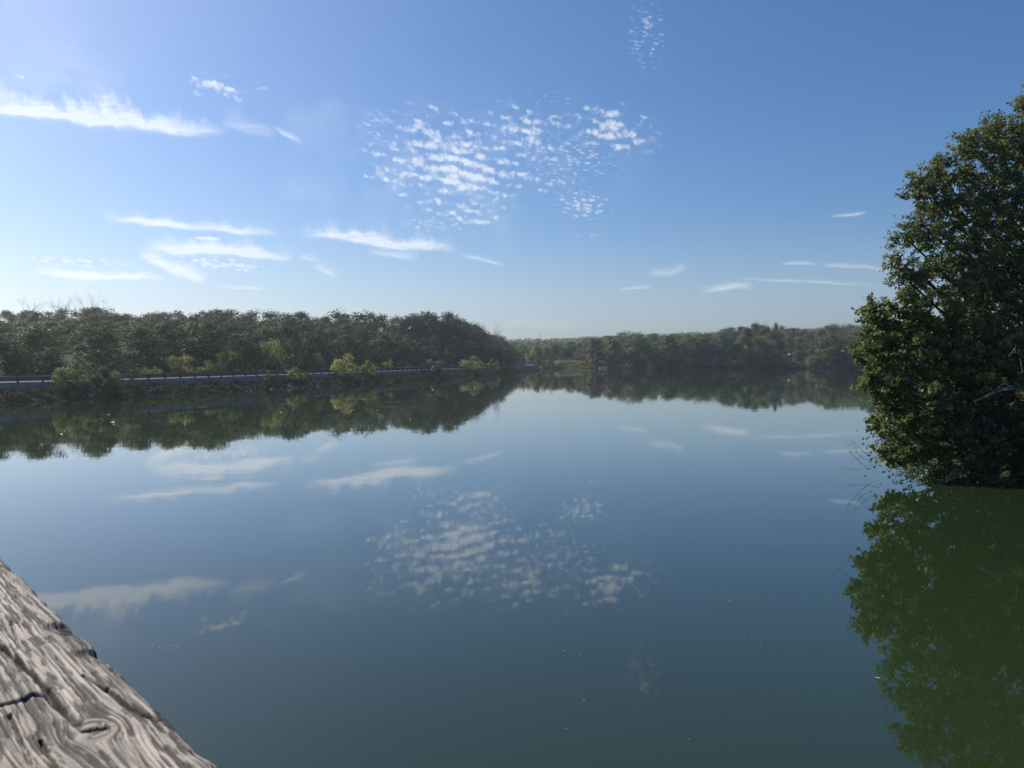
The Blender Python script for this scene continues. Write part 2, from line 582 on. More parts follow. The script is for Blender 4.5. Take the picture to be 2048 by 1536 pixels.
def crown_points(h, rad, base, n_lobes, per, seed, shape='round', lobe_r=.30):
    """leaf centres of a crown: uneven lobes round limbs, with gaps between them"""
    rg = np.random.default_rng(seed)
    pts, tint, lob, face = [], [], [], []
    for i in range(n_lobes):
        u = rg.random()
        t = u ** .8                                     # 0 bottom, 1 top
        if shape == 'round': w = math.sqrt(max(.05, 1 - (2 * t - .85) ** 2 / 1.4))
        elif shape == 'cone': w = max(.12, 1.05 * (1 - t) ** .8)
        elif shape == 'vase': w = .35 + .65 * t ** .7 if t < .8 else 1 - (t - .8) * 2.2
        else: w = .55 + .45 * math.sin(math.pi * min(1, t + .15))
        a = rg.random() * 6.28
        r = rad * w * math.sqrt(rg.uniform(.25, 1.0))
        cx, cy, cz = math.cos(a) * r, math.sin(a) * r, base + (h - base) * (t * .9 + .04)
        lr = rad * lobe_r * rg.uniform(.65, 1.35)
        lob.append((cx, cy, cz, lr))
        k = int(per * rg.uniform(.6, 1.3))
        d = rg.normal(size=(k, 3)); d /= np.linalg.norm(d, axis=1)[:, None]
        rr = lr * rg.random(k) ** .45
        q = d * rr[:, None] * [1.15, 1.15, .72]
        q += rg.normal(0, lr * .12, (k, 3))
        pts.append(q + [cx, cy, cz])
        hub = np.array([cx, cy, (cz - base) * .6]); hub /= np.linalg.norm(hub) + 1e-6
        face.append(d * .9 + hub * .35 + [0, 0, .35])
        tint.append(np.clip(rg.random(k) * .75 + rg.uniform(-.1, .35), 0, 1))
    return np.concatenate(pts), np.concatenate(tint), lob, np.concatenate(face)


def trunk_mesh(name, h, base, lob, r0, n_limbs, seed, mat_=None):
    rg = random.Random(seed)
    mb = MB()
    top = h * .82
    k = 6
    axis = [(rg.uniform(-.06, .06) * h * i / k, rg.uniform(-.06, .06) * h * i / k, -.5 + (top + .5) * i / k) for i in range(k + 1)]
    mb.tube(axis, [r0 * (1 - .85 * i / k) for i in range(k + 1)], 7)
    for (cx, cy, cz, lr) in rg.sample(lob, min(n_limbs, len(lob))):
        z0 = max(base * .5, cz - (abs(cx) + abs(cy)) * .6 - 1.0)
        t = min(.95, max(.05, (z0 + .5) / (top + .5)))
        i = min(k - 1, int(t * k)); f = t * k - i
        p0 = [axis[i][q] * (1 - f) + axis[i + 1][q] * f for q in range(3)]
        mid = [p0[0] * .5 + cx * .5, p0[1] * .5 + cy * .5, p0[2] * .45 + cz * .55]
        rr = r0 * (1 - .85 * t) * .5
        mb.tube([p0, mid, (cx, cy, cz)], [rr, rr * .65, rr * .2], 5)
    return mb.mesh(name, mat_ or M['bark'], True)


class Kind:
    """one tree or shrub prototype: meshes for its crown and trunk, unit height 1 is real metres"""
    def __init__(s, name, h, rad, base, lobes, per, leaf, mat_, seed, shape='round', limbs=9, r0=None, lobe_r=.30):
        p, t, lob, fc = crown_points(h, rad, base, lobes, per, seed, shape, lobe_r)
        v, f, tt = leaf_cards(p, leaf * RNG.uniform(.65, 1.3, len(p)), droop=.15, tint=t, face=fc, loose=.42, aspect=.75)
        s.name, s.h = name, h
        s.crown = mesh_np('crown', v, f, mat_, {'tint': tt})
        s.trunk = trunk_mesh('trunk', h, base, lob, r0 or h * .018, limbs, seed)


PROTO = {}


def plant(kind, loc, scale, rz, label, cat, group=None, mat_=None, sxy=1.0):
    """a thing of its own: Empty > trunk, crown; copies share mesh data"""
    key = (kind, mat_)
    k = KINDS[kind]
    root = empty(k.name, loc, rz, label, cat, group)
    root.scale = (scale * sxy, scale * sxy, scale)
    if key not in PROTO:
        cm = k.crown
        if mat_:
            cm = k.crown.copy(); cm.materials[0] = M[mat_]
        c_ = obj('crown', cm, root); t_ = obj('trunk', k.trunk, root)
        PROTO[key] = (c_, t_)
    else:
        for src in PROTO[key]:
            o = src.copy(); C.objects.link(o); o.parent = root
    return root


KINDS = {}
for i, (sh, rad, lobes) in enumerate([('round', 4.6, 40), ('round', 4.1, 36), ('vase', 4.3, 34), ('oval', 3.8, 38), ('round', 5.0, 44), ('oval', 3.4, 34)]):
    KINDS['w%d' % i] = Kind('hillside_tree', 12.0, rad, .7, int(lobes * .75), 115, .48, M['leaf_wood'], 100 + i, sh, lobe_r=.35)
for i, (sh, rad, lobes) in enumerate([('round', 7.0, 52), ('oval', 6.0, 52), ('round', 7.6, 58), ('oval', 5.4, 48), ('cone', 5.0, 44)]):
    KINDS['f%d' % i] = Kind('lakeshore_tree', 18.0, rad, .5, int(lobes * .72), 125, .72, M['leaf_far'], 200 + i, sh, lobe_r=.36)
for i, (sh, rad, lobes) in enumerate([('round', 3.0, 15), ('vase', 2.8, 14), ('oval', 2.0, 13)]):
    KINDS['s%d' % i] = Kind('shrub', 4.2, rad, .1, lobes, 130, .30, M['leaf_bright'], 310 + i, sh, limbs=12, r0=.06, lobe_r=.34)


def H(x, y): return float(height(np.array([x]), np.array([y]))[0])


# ---- the wooded hillside behind the road
sky_px = [-160, 0, 60, 120, 180, 240, 300, 400, 460, 520, 570, 640, 720, 790, 860, 905, 930, 955, 985, 1010, 1030, 1060]
sky_py = [632, 627, 622, 626, 612, 618, 622, 616, 620, 630, 618, 630, 616, 630, 626, 630, 642, 655, 668, 684, 700, 715]
back_px = [-160, 0, 500, 900, 950, 1000, 1060]
back_D = [225, 225, 250, 300, 340, 392, 430]


def px_of(x, y): return x / y * F + 1024


cands = []
tries = 0
while tries < 60000 and len(cands) < 250:
    tries += 1
    px = RNG.uniform(-130, 1035)
    Db = np.interp(px, back_px, back_D)
    D = math.sqrt(RNG.uniform(80 ** 2, Db ** 2))
    x = (px - 1024) / F * D
    i = int(np.argmin((L[:, 0] - x) ** 2 + (L[:, 1] - D) ** 2))
    off = -((x - L[i, 0]) * WN[i, 0] + (D - L[i, 1]) * WN[i, 1])
    if off < (17.5 if px < 960 else 11.5): continue
    sp_ = 6.4 if off < 27 else 7.5
    if any((x - a) ** 2 + (D - b) ** 2 < sp_ ** 2 for a, b, _o, _p in cands): continue
    cands.append((x, D, off, px))
n_left = 0
for x, D, off, px in cands:
    z = H(x, D) if off > 30 else float(np.interp(off, [12, 16, 30], [2.2, 2.5, 3.3]))
    Db0 = np.interp(px, back_px, back_D)
    zt = CAM_H + (718 - np.interp(px, sky_px, sky_py)) / F * D
    Db = np.interp(px, back_px, back_D)
    hmax = zt - z - (RNG.choice([-.9, -.4, 0, .5, 1.2]) if D > Db0 - 24 else RNG.uniform(.9, 3.0))
    hh = min(hmax, RNG.uniform(9.5, 14.5) if off > 27 else RNG.uniform(7.0, 10.5))
    if D > Db - 22: hh = min(hmax, max(hh, hmax - RNG.uniform(0, .8)))
    if hh < 4.5: continue
    k = 'w%d' % RNG.integers(6)
    row = 'front' if off < 27 else ('sky' if D > Db - 24 else 'mid')
    lab, grp = {
        'front': ('shaded broadleaf tree in the lowest hillside row just behind the lakeside road', 'lowest row of trees behind the lakeside road'),
        'mid': ('dim green tree among the crowns halfway up the wooded hillside above the lakeside road', 'trees halfway up the wooded hillside'),
        'sky': ('tree whose crown stands against the sky along the top of the wooded hillside', 'skyline trees of the wooded hillside'),
    }[row]
    plant(k, (x, D, z - .1), hh / 12.0, RNG.uniform(0, 6.28), lab, 'tree', grp, sxy=RNG.uniform(.9, 1.3) * (12.0 / hh) ** .35)
    n_left += 1


def spot(px, py_base, D=None, off=None, zoff=0.0):
    """a place on the causeway: off = metres from the wall towards the hill"""
    best = None
    cand_ = L - WN * off
    pxs = cand_[:, 0] / np.maximum(cand_[:, 1], 1) * F + 1024
    ok = np.where(cand_[:, 1] > 40)[0]
    j = ok[np.argmin(np.abs(pxs[ok] - px))]
    x, y = cand_[j]
    z = float(np.interp(off, [-3.9, -3.2, -2.4, -1, 0, .31, 12, 16, 30], [-.1, -.05, .45, .9, 1.1, 2.12, 2.2, 2.5, 3.3]))
    return x, y, z


def shrub_at(px, top, w, off, kind, mat_, label, cat='shrub', group=None):
    x, y, z = spot(px, 0, off=off)
    y_ = y
    ht = max(.9, CAM_H + (718 - top) / F * y_ - z)
    wd = w / F * y_
    k = KINDS[kind]
    base_w = {'s0': 6.2, 's1': 5.8, 's2': 4.4}.get(kind, 9)
    sc = ht / k.h
    plant(kind, (x, y, z - .1), sc, RNG.uniform(0, 6.28), label, cat, group, mat_, sxy=wd / base_w / sc)


for a in [
    (132, 722, 62, -1.2, 's0', 'leaf_bright', 'bushy pale green shrub overhanging the wall, the widest near the picture edge'),
    (196, 734, 60, -2.2, 's0', 'leaf_wood', 'broad dark shrub on the rocks beside the bushy pale green one'),
    (362, 711, 54, 11.5, 's1', 'leaf_yellow', 'bright yellow-green flat-topped shrub behind the guardrail'),
    (312, 733, 22, 11.0, 's0', 'leaf_yellow', 'small low yellowish bush next to the flat-topped yellow-green shrub'),
    (455, 682, 40, 13.0, 's2', 'leaf_bright', 'tall slender light green sapling standing behind the guardrail'),
    (432, 720, 50, 11.5, 's0', 'leaf_bright', 'spreading bush at the foot of the tall slender light green sapling'),
    (548, 682, 60, 14.0, 's1', 'leaf_bright', 'light green tree with spreading crown against the dark wood, lower of a pair'),
    (590, 678, 44, 15.0, 's1', 'leaf_bright', 'light green tree touching the spreading one, its crown slightly higher'),
    (629, 707, 42, 11.5, 's1', 'leaf_bright', 'airy bush with an open crown between the light green pair and the brightest bush'),
    (583, 734, 36, -.8, 's0', 'leaf_bright', 'low bush on the wall under the airy open bush'),
    (692, 709, 56, -.8, 's0', 'leaf_yellow', 'brightest yellow-green rounded bush on the causeway bank'),
    (735, 722, 36, -.8, 's0', 'leaf_bright', 'medium green bush close beside the brightest yellow-green rounded bush'),
    (778, 717, 24, 11.5, 's2', 'leaf_yellow', 'small pointed yellow-green sapling behind the guardrail'),
    (846, 716, 18, -.6, 's2', 'leaf_wood', 'thin dull green bush next to the brownish bush'),
    (872, 720, 44, -.6, 's1', 'leaf_brown', 'brownish open bush on the bank beside the road'),
    (892, 694, 34, 15.0, 's0', 'leaf_bright', 'pale green rounded tree glowing alone in front of the dark wood'),
    (944, 713, 50, -1.2, 's0', 'leaf_bright', 'large rounded grey-green bush at the water edge near the causeway end'),
    (986, 717, 26, -1.2, 's2', 'leaf_bright', 'upright bush right behind the large rounded grey-green bush'),
    (1010, 723, 22, -1.0, 's0', 'leaf_wood', 'low dark bush where the causeway bank narrows'),
    (-2, 733, 22, 11.5, 's0', 'leaf_bright', 'green bush cut by the picture edge beside the road'),
    (205, 742, 40, -2.6, 's0', 'leaf_wood', 'dark clump low on the rocks under the broad dark shrub'),
    (278, 750, 24, -1.6, 's0', 'leaf_wood', 'small dark shrub alone on the rocks between two gaps of bright road'),
    (541, 741, 34, -2.0, 's0', 'leaf_wood', 'low dark shrub on the rocks below the light green pair'),
    (612, 743, 26, -2.0, 's0', 'leaf_wood', 'small dark shrub on the rocks below the airy open bush'),
]:
    shrub_at(*a)
for px, w, t in [(236, 16, 738), (262, 14, 737), (292, 18, 735), (318, 14, 737), (386, 18, 737), (400, 12, 738), (476, 16, 735), (500, 20, 734), (520, 18, 735), (655, 16, 734), (820, 18, 731), (905, 14, 729)]:
    shrub_at(px, t, w, 11.2, 's0', 'leaf_bright', 'low tuft of roadside growth behind the woodland-edge guardrail', 'bush', 'roadside tufts behind the guardrail')


# weeds on the rocks
up_, ut_ = [], []
for q in range(2400):
    i = RNG.integers(iy(58), iy(350))
    o = RNG.uniform(-3.5, -.2)
    if fbm(np.array([L[i, 1] / 9.]), np.array([o / 3.]), 77, 3)[0] < .36: continue
    p2 = L[i] - WN[i] * o + WD[i] * RNG.uniform(-1, 1)
    z = np.interp(o, [-3.9, -3.2, -2.4, -1, 0], [-.1, -.05, .45, .9, 1.1]); k = 34
    hh = RNG.uniform(.25, .9)
    d = unit(k) * (RNG.random(k) ** .4)[:, None]
    up_.append(np.stack([p2[0] + d[:, 0] * .6, p2[1] + d[:, 1] * .6, z + np.abs(d[:, 2]) * hh], 1)); ut_.append(RNG.random(k) * .7)
up_ = np.concatenate(up_)
v, f, t = leaf_cards(up_, RNG.uniform(.15, .34, len(up_)), tint=np.concatenate(ut_), aspect=.6)
tag(obj('bank_weeds', mesh_np('bank_weeds', v, f, M['leaf_wood'], {'tint': t})), 'dull green weeds growing between the rocks of the embankment', 'weeds', kind='stuff')

# undergrowth between the road and the trees: one tangled mass
up_, ut_ = [], []
for q in range(1500):
    i = RNG.integers(iy(55), iy(380))
    o = 13.2 + abs(RNG.normal(0, 4.0))
    p2 = L[i] - WN[i] * o + WD[i] * RNG.uniform(-1, 1)
    z = float(np.interp(o, [12, 16, 30], [2.2, 2.5, 3.3])); k = 46
    hh = RNG.uniform(.5, 2.6) * min(1, .35 + (o - 13) / 3)
    d = unit(k) * (RNG.random(k) ** .4)[:, None]
    up_.append(np.stack([p2[0] + d[:, 0] * 1.2, p2[1] + d[:, 1] * 1.2, z + np.abs(d[:, 2]) * hh], 1)); ut_.append(RNG.random(k) * .6)
v, f, t = leaf_cards(np.concatenate(up_), RNG.uniform(.25, .55, 46 * 1500), tint=np.concatenate(ut_), aspect=.7)
tag(obj('roadside_undergrowth', mesh_np('roadside_undergrowth', v, f, M['leaf_wood'], {'tint': t})), 'tangled dark undergrowth between the road and the wooded hillside', 'undergrowth', kind='stuff')


# a small white board at the roadside
x, y, z = spot(848.5, 0, off=-.35)
root = empty('marker_board', (x, y, z - .2), .5, 'small bright white board at the roadside, at the edge of the brownish open bush', 'marker')
b = MB(); b.box((0, 0, .75), (.09, .07, 1.6)); obj('post', b.mesh('post', M['post']), root)
b = MB()
b.add([(-.22, -.07, 1.2), (.24, -.07, 1.3), (.30, -.07, 1.72), (.02, -.07, 1.86), (-.22, -.04, 1.2), (.24, -.04, 1.3), (.30, -.04, 1.72), (.02, -.04, 1.86)],
      [(0, 1, 2, 3), (7, 6, 5, 4), (0, 4, 5, 1), (1, 5, 6, 2), (2, 6, 7, 3), (3, 7, 4, 0)])
obj('board', b.mesh('board', M['paint']), root)


# ---- bare trees
def bare_tree(name, loc, h, seed, spread, mat_, label, group=None, n0=5, depth=4, r0=None):
    rg = random.Random(seed)
    root = empty(name, loc, 0, label, 'bare tree', group)
    tr, br = MB(), MB()
    r0 = r0 or h * .008
    pts = [np.array([0, 0, -.4])]
    for i in range(5):
        pts.append(np.array([rg.uniform(-.03, .03) * h, rg.uniform(-.03, .03) * h, h * (.16 * (i + 1))]))
    tr.tube(pts, [r0 * (1 - .12 * i) for i in range(6)], 6)

    def grow(p, d, ln, r, lev):
        d = d / np.linalg.norm(d)
        q = [p]; dd = d.copy()
        for i in range(3):
            dd = dd + np.array([rg.uniform(-.25, .25), rg.uniform(-.25, .25), rg.uniform(-.12, .16)])
            dd /= np.linalg.norm(dd)
            q.append(q[-1] + dd * ln / 3)
        br.tube(q, [r, r * .8, r * .6, r * .35], 4)
        if lev > 0:
            for _ in range(rg.choice((3, 3, 4))):
                j = rg.choice((1, 2, 3))
                nd_ = dd + np.array([rg.uniform(-1, 1), rg.uniform(-1, 1), rg.uniform(-.2, .7)]) * .8
                grow(q[j], nd_, ln * rg.uniform(.5, .75), max(r * .55, .008), lev - 1)
    for i in range(n0):
        p = pts[rg.choice((3, 4, 5, 5))]
        a = rg.uniform(0, 6.28)
        grow(p, np.array([math.cos(a) * spread, math.sin(a) * spread, rg.uniform(.5, 1.1)]), h * rg.uniform(.28, .45), r0 * .5, depth - 1)
    grow(pts[5], np.array([0.1, 0, 1.]), h * .3, r0 * .45, depth - 1)
    obj('trunk', tr.mesh('trunk', mat_, True), root); obj('branches', br.mesh('branches', mat_, True), root)
    return root


def bare_at(px, top, D, h, seed, spread, mat_, label, **kw):
    p = at_depth(px, top, D)
    z = max(H(p[0], p[1]) - .1, p[2] - h) if kw.pop('ground', False) else p[2] - h
    g = H(p[0], p[1]) - .1
    h = max(h, p[2] - g) * .69
    bare_tree('bare_tree', (p[0], p[1], g), h, seed, spread, mat_, label, **kw)


bare_at(140, 590, 222, 15, 1, 1.3, M['bare_wood'], 'largest leafless tree, its fan of fine branches rising above the wooded skyline', n0=13, depth=4)
bare_at(55, 606, 220, 14, 2, .5, M['bare_wood'], 'thin leafless tree on the skyline nearest the picture edge', n0=4)
bare_at(188, 600, 221, 14, 3, .3, M['bare_wood'], 'sparse leafless poles on the skyline just beside the largest leafless tree', n0=4)
bare_at(208, 603, 224, 14, 4, .6, M['bare_wood'], 'leaning leafless tree between rounded green crowns on the skyline', n0=4)
bare_at(985, 655, 318, 16, 5, .9, M['bare_wood'], 'leafless tree at the end of the wooded hillside above the lake bend', n0=8, depth=5)
bare_at(862, 684, 232, 9, 6, 1.0, M['pale_wood'], 'pale dead tree standing out against the dark wood near the road', n0=6)
bare_at(1519, 645, 486, 22, 7, .4, M['bare_wood'], 'tall leafless pole of a tree above the far shore trees', n0=4, depth=3)
bare_at(1532, 642, 488, 22, 8, .3, M['bare_wood'], 'second leafless pole of a tree, slightly taller than its thin neighbour', n0=4, depth=3)


# ---- trees round the far shore
ft_px = [1030, 1070, 1110, 1150, 1200, 1270, 1330, 1400, 1450, 1500, 1540, 1600, 1650, 1700, 1800, 1950]
ft_py = [690, 692, 688, 680, 669, 663, 669, 664, 653, 650, 652, 656, 650, 644, 634, 626]
far_c = []


def far_tree(px, D, top, kind, label, group=None, mat_=None, sxy=1.0, name=None):
    x = (px - 1024) / F * D
    z = H(x, D) - .1
    h = CAM_H + (718 - top) / F * D - z
    far_c.append((x, D))
    plant(kind, (x, D, z), h / 18.0, RNG.uniform(0, 6.28), label, 'tree', group, mat_, sxy=sxy * (18.0 / h) ** .6)


far_tree(1068, 399, 691, 'f1', 'sunlit light green tree at the tip of the causeway, low crown down to the water', mat_='leaf_bright', sxy=.85)
far_tree(1087, 408, 694, 'f0', 'dark full tree right beside the sunlit light green one at the causeway tip', sxy=.75)
far_tree(1040, 425, 700, 'f3', 'dull green tree behind the causeway tip, beside the sunlit road end')
far_tree(1108, 452, 688, 'f4', 'dark pointed tree rising behind the grassy bank')
far_tree(1138, 458, 690, 'f0', 'dark rounded tree at the back of the grassy bank')
far_tree(1165, 446, 684, 'f3', 'tall dark tree at the end of the grassy bank beside the reddish-tinged pair')
far_tree(1192, 413, 676, 'f1', 'reddish-tinged green tree at the edge of the grassy bank, its crown drooping to the shore', mat_='leaf_brown', sxy=.9)
far_tree(1228, 414, 672, 'f3', 'narrower reddish-tinged tree next to the drooping reddish-tinged one', mat_='leaf_brown', sxy=1.0)
far_tree(1272, 412, 664, 'f2', 'largest bright green rounded tree on the far shore, trunk visible at the water', sxy=1.05, mat_='leaf_far')
far_tree(1510, 470, 645, 'f4', 'dark spiky tree standing above the far shore skyline')
far_tree(1548, 468, 644, 'f3', 'slim dark tree with a knobbed top on the far shore skyline', sxy=.5)
far_tree(1625, 412, 710, 'f0', 'yellow-tinged low tree on the far shore below the grassy clearing', mat_='leaf_yellow', sxy=.8)
rows = [(442, 955, 1080, 10, 'mid'), (413, 1310, 1880, 9.5, 'front'), (428, 1180, 1880, 10.5, 'front'), (446, 1190, 1880, 11, 'mid'), (466, 960, 1880, 11.5, 'mid'), (490, 950, 1880, 12, 'back'), (516, 950, 1880, 13, 'back')]
for D0, p0, p1, spc, row in rows:
    px = p0
    while px < p1:
        D = D0 + RNG.uniform(-5, 5) + (0 if row != 'front' else RNG.uniform(-1, 4))
        q = px + RNG.uniform(-8, 8)
        px += spc / D0 * F
        x = (q - 1024) / F * D
        if any((x - a) ** 2 + (D - b) ** 2 < 36 for a, b in far_c): continue
        if 1545 < q < 1612 and D < 476: continue                      # the grassy clearing
        if 1085 < q < 1175 and D < 440: continue                      # the grassy bank
        sky = np.interp(q, ft_px, ft_py)
        z = H(x, D)
        hmax = CAM_H + (718 - sky) / F * D - z
        if D < 425 and q > 1700: pass
        hh = min(hmax - RNG.choice([0, .5, 2, 3.5]), RNG.uniform(13, 21))
        if row == 'back': hh = min(hmax - RNG.uniform(-1.5, 3.5), 24)
        if hh < 6: continue
        lab, grp = {
            'front': ('green tree in the row along the far shore, its crown hanging close to the water', 'shoreline row of far trees'),
            'mid': ('green tree behind the shoreline row on the rising far bank', 'trees on the rising far bank'),
            'back': ('tree forming the upper edge of the far shore wood', 'upper edge trees of the far wood'),
        }[row]
        far_tree(q, D, 718 - (hh + z - CAM_H) / D * F, 'f%d' % RNG.choice([0, 1, 2, 3, 0, 2]), lab, grp, sxy=RNG.uniform(.85, 1.15))
# low shrubs along the far waterline and on the grassy bank
for px, top, w, D, mt, lab in [
    (1103, 722, 12, 409, 'leaf_brown', 'tawny low bush at the water end of the grassy bank'),
    (1121, 720, 20, 412, 'leaf_yellow', 'yellowish low bush in the middle of the grassy bank'),
    (1139, 723, 15, 411, 'leaf_bright', 'dark-footed green bush on the grassy bank'),
    (1170, 724, 14, 410, 'leaf_wood', 'small dark bush where the grassy bank meets the drooping trees'),
    (1598, 700, 22, 446, 'leaf_bright', 'light green bush spilling below the white pavilion'),
    (1584, 716, 30, 420, 'leaf_bright', 'pale tangled bush on the far bank under the grassy clearing'),
    (1608, 722, 26, 415, 'leaf_far', 'dark green bush under the grassy clearing close to the water'),
    (1566, 708, 26, 428, 'leaf_far', 'rounded green bush at the lower edge of the grassy clearing'),
]:
    x = (px - 1024) / F * D
    z = H(x, D) - .1
    ht = CAM_H + (718 - top) / F * D - z
    sc = max(.25, ht / 4.2)
    plant('s0', (x, D, z), sc, RNG.uniform(0, 6), lab, 'bush', None, mt, sxy=w / F * D / 6.2 / sc)
for q in np.arange(1312, 1880, 17.0):
    px = q + RNG.uniform(-6, 6); D = 408 + RNG.uniform(-1, 2)
    x = (px - 1024) / F * D
    hh = RNG.uniform(1.5, 4.5)
    plant('s0', (x, D, H(x, D) - .1), hh / 4.2, RNG.uniform(0, 6), 'low dark waterside bush under the trees of the far shore', 'bush', 'waterside bushes of the far shore', 'leaf_far', sxy=RNG.uniform(1, 1.7))

# grassy clearing and bank: cut grass nobody could count
gp = []
for (x0, x1, y0, y1, n, hb) in [(18, 46, 405, 432, 5000, .45), (150, 182, 438, 476, 2600, .5)]:
    q = np.stack([RNG.uniform(x0, x1, n), RNG.uniform(y0, y1, n)], 1)
    gp.append(q)
gp = np.concatenate(gp)
gz = height(gp[:, 0], gp[:, 1])
keep = gz > .1
gp, gz = gp[keep], gz[keep]
cen = np.stack([gp[:, 0], gp[:, 1], gz + .22], 1)
up = np.tile([0, 0, 1.0], (len(cen), 1))
v, f, t = leaf_cards(cen, RNG.uniform(.5, 1.1, len(cen)), axis=up, aspect=.55)
M['grass'] = leaf_mat('meadow_grass', (.13, .14, .04), (.24, .22, .08), (.27, .22, .10), .35, .2, .6, .3)
tag(obj('meadow_grass', mesh_np('meadow_grass', v, f, M['grass'], {'tint': t})), 'tawny green grass on the far bank and the hillside clearing', 'grass', kind='stuff')

# white pavilion in the clearing
D = 466
pp = at_depth(1584, 692, D)
z0 = H(pp[0], pp[1])
pz = pp[2]
root = empty('pavilion', (pp[0], pp[1], z0), .35, 'small white open-sided pavilion with a dark roof in the hillside clearing', 'pavilion')
b = MB(); b.box((0, 0, .1), (3.6, 3.0, .5)); obj('floor', b.mesh('floor', M['concrete']), root)
b = MB(); b.box((0, 0, 0), (.22, .22, 2.3)); pme = b.mesh('post', M['paint'])
for sx in (-1.55, 1.55):
    for sy in (-1.25, 1.25):
        o = obj('post', pme, root); o.location = (sx, sy, 1.5)
b = MB(); b.box((0, 1.3, .95), (3.0, .08, 1.1)); b.box((-1.58, 0, .8), (.08, 2.3, .8)); obj('railing', b.mesh('railing', M['paint']), root)
b = MB()
b.add([(-2.1, -1.7, 2.9), (2.1, -1.7, 2.9), (2.1, 1.7, 2.9), (-2.1, 1.7, 2.9), (-.5, 0, 3.9), (.5, 0, 3.9), (-2.1, -1.7, 2.65), (2.1, -1.7, 2.65), (2.1, 1.7, 2.65), (-2.1, 1.7, 2.65)],
      [(0, 1, 5, 4), (1, 2, 5), (2, 3, 4, 5), (3, 0, 4), (6, 7, 1, 0), (7, 8, 2, 1), (8, 9, 3, 2), (9, 6, 0, 3), (9, 8, 7, 6)])
obj('roof', b.mesh('roof', M['roof']), root)

# a pale boat drawn up on the far waterline
p = on_level(1206, 735.2, .02)
p[1] = min(p[1], 400); p[0] = (1206 - 1024) / F * p[1]
root = empty('rowing_boat', (p[0], p[1], 0), .1, 'small pale boat lying at the far waterline under the drooping trees', 'boat')
b = MB()
secs = []
for t_ in np.linspace(-1, 1, 9):
    wv_ = .62 * (1 - abs(t_) ** 2.6) + .03
    zz = .45 + .14 * t_ * t_
    secs.append([(t_ * 2.2, -wv_, zz), (t_ * 2.15, -wv_ * .8, .12), (t_ * 2.0, 0, -.1), (t_ * 2.15, wv_ * .8, .12), (t_ * 2.2, wv_, zz)])
for s0, s1 in zip(secs[:-1], secs[1:]):
    b.add(s0 + s1, [(j, j + 1, j + 6, j + 5) for j in range(4)])
h_ = obj('hull', b.mesh('hull', M['paint'], True), root)
sm = h_.modifiers.new('thickness', 'SOLIDIFY'); sm.thickness = .04
b = MB()
for q in (-.9, .2, 1.1): b.box((q, 0, .3), (.25, .9, .04))
obj('thwarts', b.mesh('thwarts', M['plank']), root)

# radio mast on the far ridge
D = 1430
p = at_depth(1080, 667, D)
zg = H(p[0], p[1])
root = empty('radio_mast', (p[0], p[1], zg), .3, 'thin grey lattice radio mast rising from the distant wooded ridge', 'mast')
hm = p[2] - zg
b = MB()
for a in range(3):
    an = a * 2.094
    b.tube([(math.cos(an) * .95, math.sin(an) * .95, -1), (math.cos(an) * .55, math.sin(an) * .55, hm * .96)], [.2, .14], 5)
n = 24
for i in range(n):
    r1 = .95 - .4 * i / n; r2 = .95 - .4 * (i + 1) / n
    for a in range(3):
        a1, a2 = a * 2.094, (a + 1) * 2.094
        b.tube([(math.cos(a1) * r1, math.sin(a1) * r1, hm * .96 * i / n), (math.cos(a2) * r2, math.sin(a2) * r2, hm * .96 * (i + 1) / n)], [.1, .1], 4)
obj('lattice', b.mesh('lattice', M['mast']), root)
b = MB(); b.tube([(0, 0, hm * .95), (0, 0, hm)], [.2, .08], 6); obj('antenna', b.mesh('antenna', M['mast']), root)

# distant wooded ridges: a far-off wood that reads as one mass
pts, tn = [], []
for _ in range(5200):
    px = RNG.uniform(960, 1900)
    D = RNG.choice([RNG.uniform(560, 760), RNG.uniform(700, 900), RNG.uniform(950, 1500)])
    pts.append(((px - 1024) / F * D, D))
pts = np.array(pts)
pz = height(pts[:, 0], pts[:, 1])
PV, TV, SZ = [], [], []
for (x, y), z in zip(pts, pz):
    k = 34
    r = RNG.uniform(3.5, 6.5)
    ht = RNG.uniform(8, 12.5) * (1.15 if y < 900 else 1)
    d = unit(k) * (RNG.random(k) ** .4)[:, None]
    d[:, 2] = np.abs(d[:, 2]) * 1.0
    PV.append(np.stack([x + d[:, 0] * r, y + d[:, 1] * r, z + ht * .35 + d[:, 2] * ht * .65], 1))
    TV.append(np.clip(RNG.random(k) * .6 + RNG.uniform(-.1, .5), 0, 1)); SZ.append(np.full(k, 2.2))
v, f, t = leaf_cards(np.concatenate(PV), np.concatenate(SZ) * RNG.uniform(.7, 1.3, 34 * len(pts)), aspect=.8, tint=np.concatenate(TV))
tag(obj('distant_forest', mesh_np('distant_forest', v, f, M['leaf_far'], {'tint': t})), 'hazy wooded ridges far behind the lake', 'forest', kind='stuff')


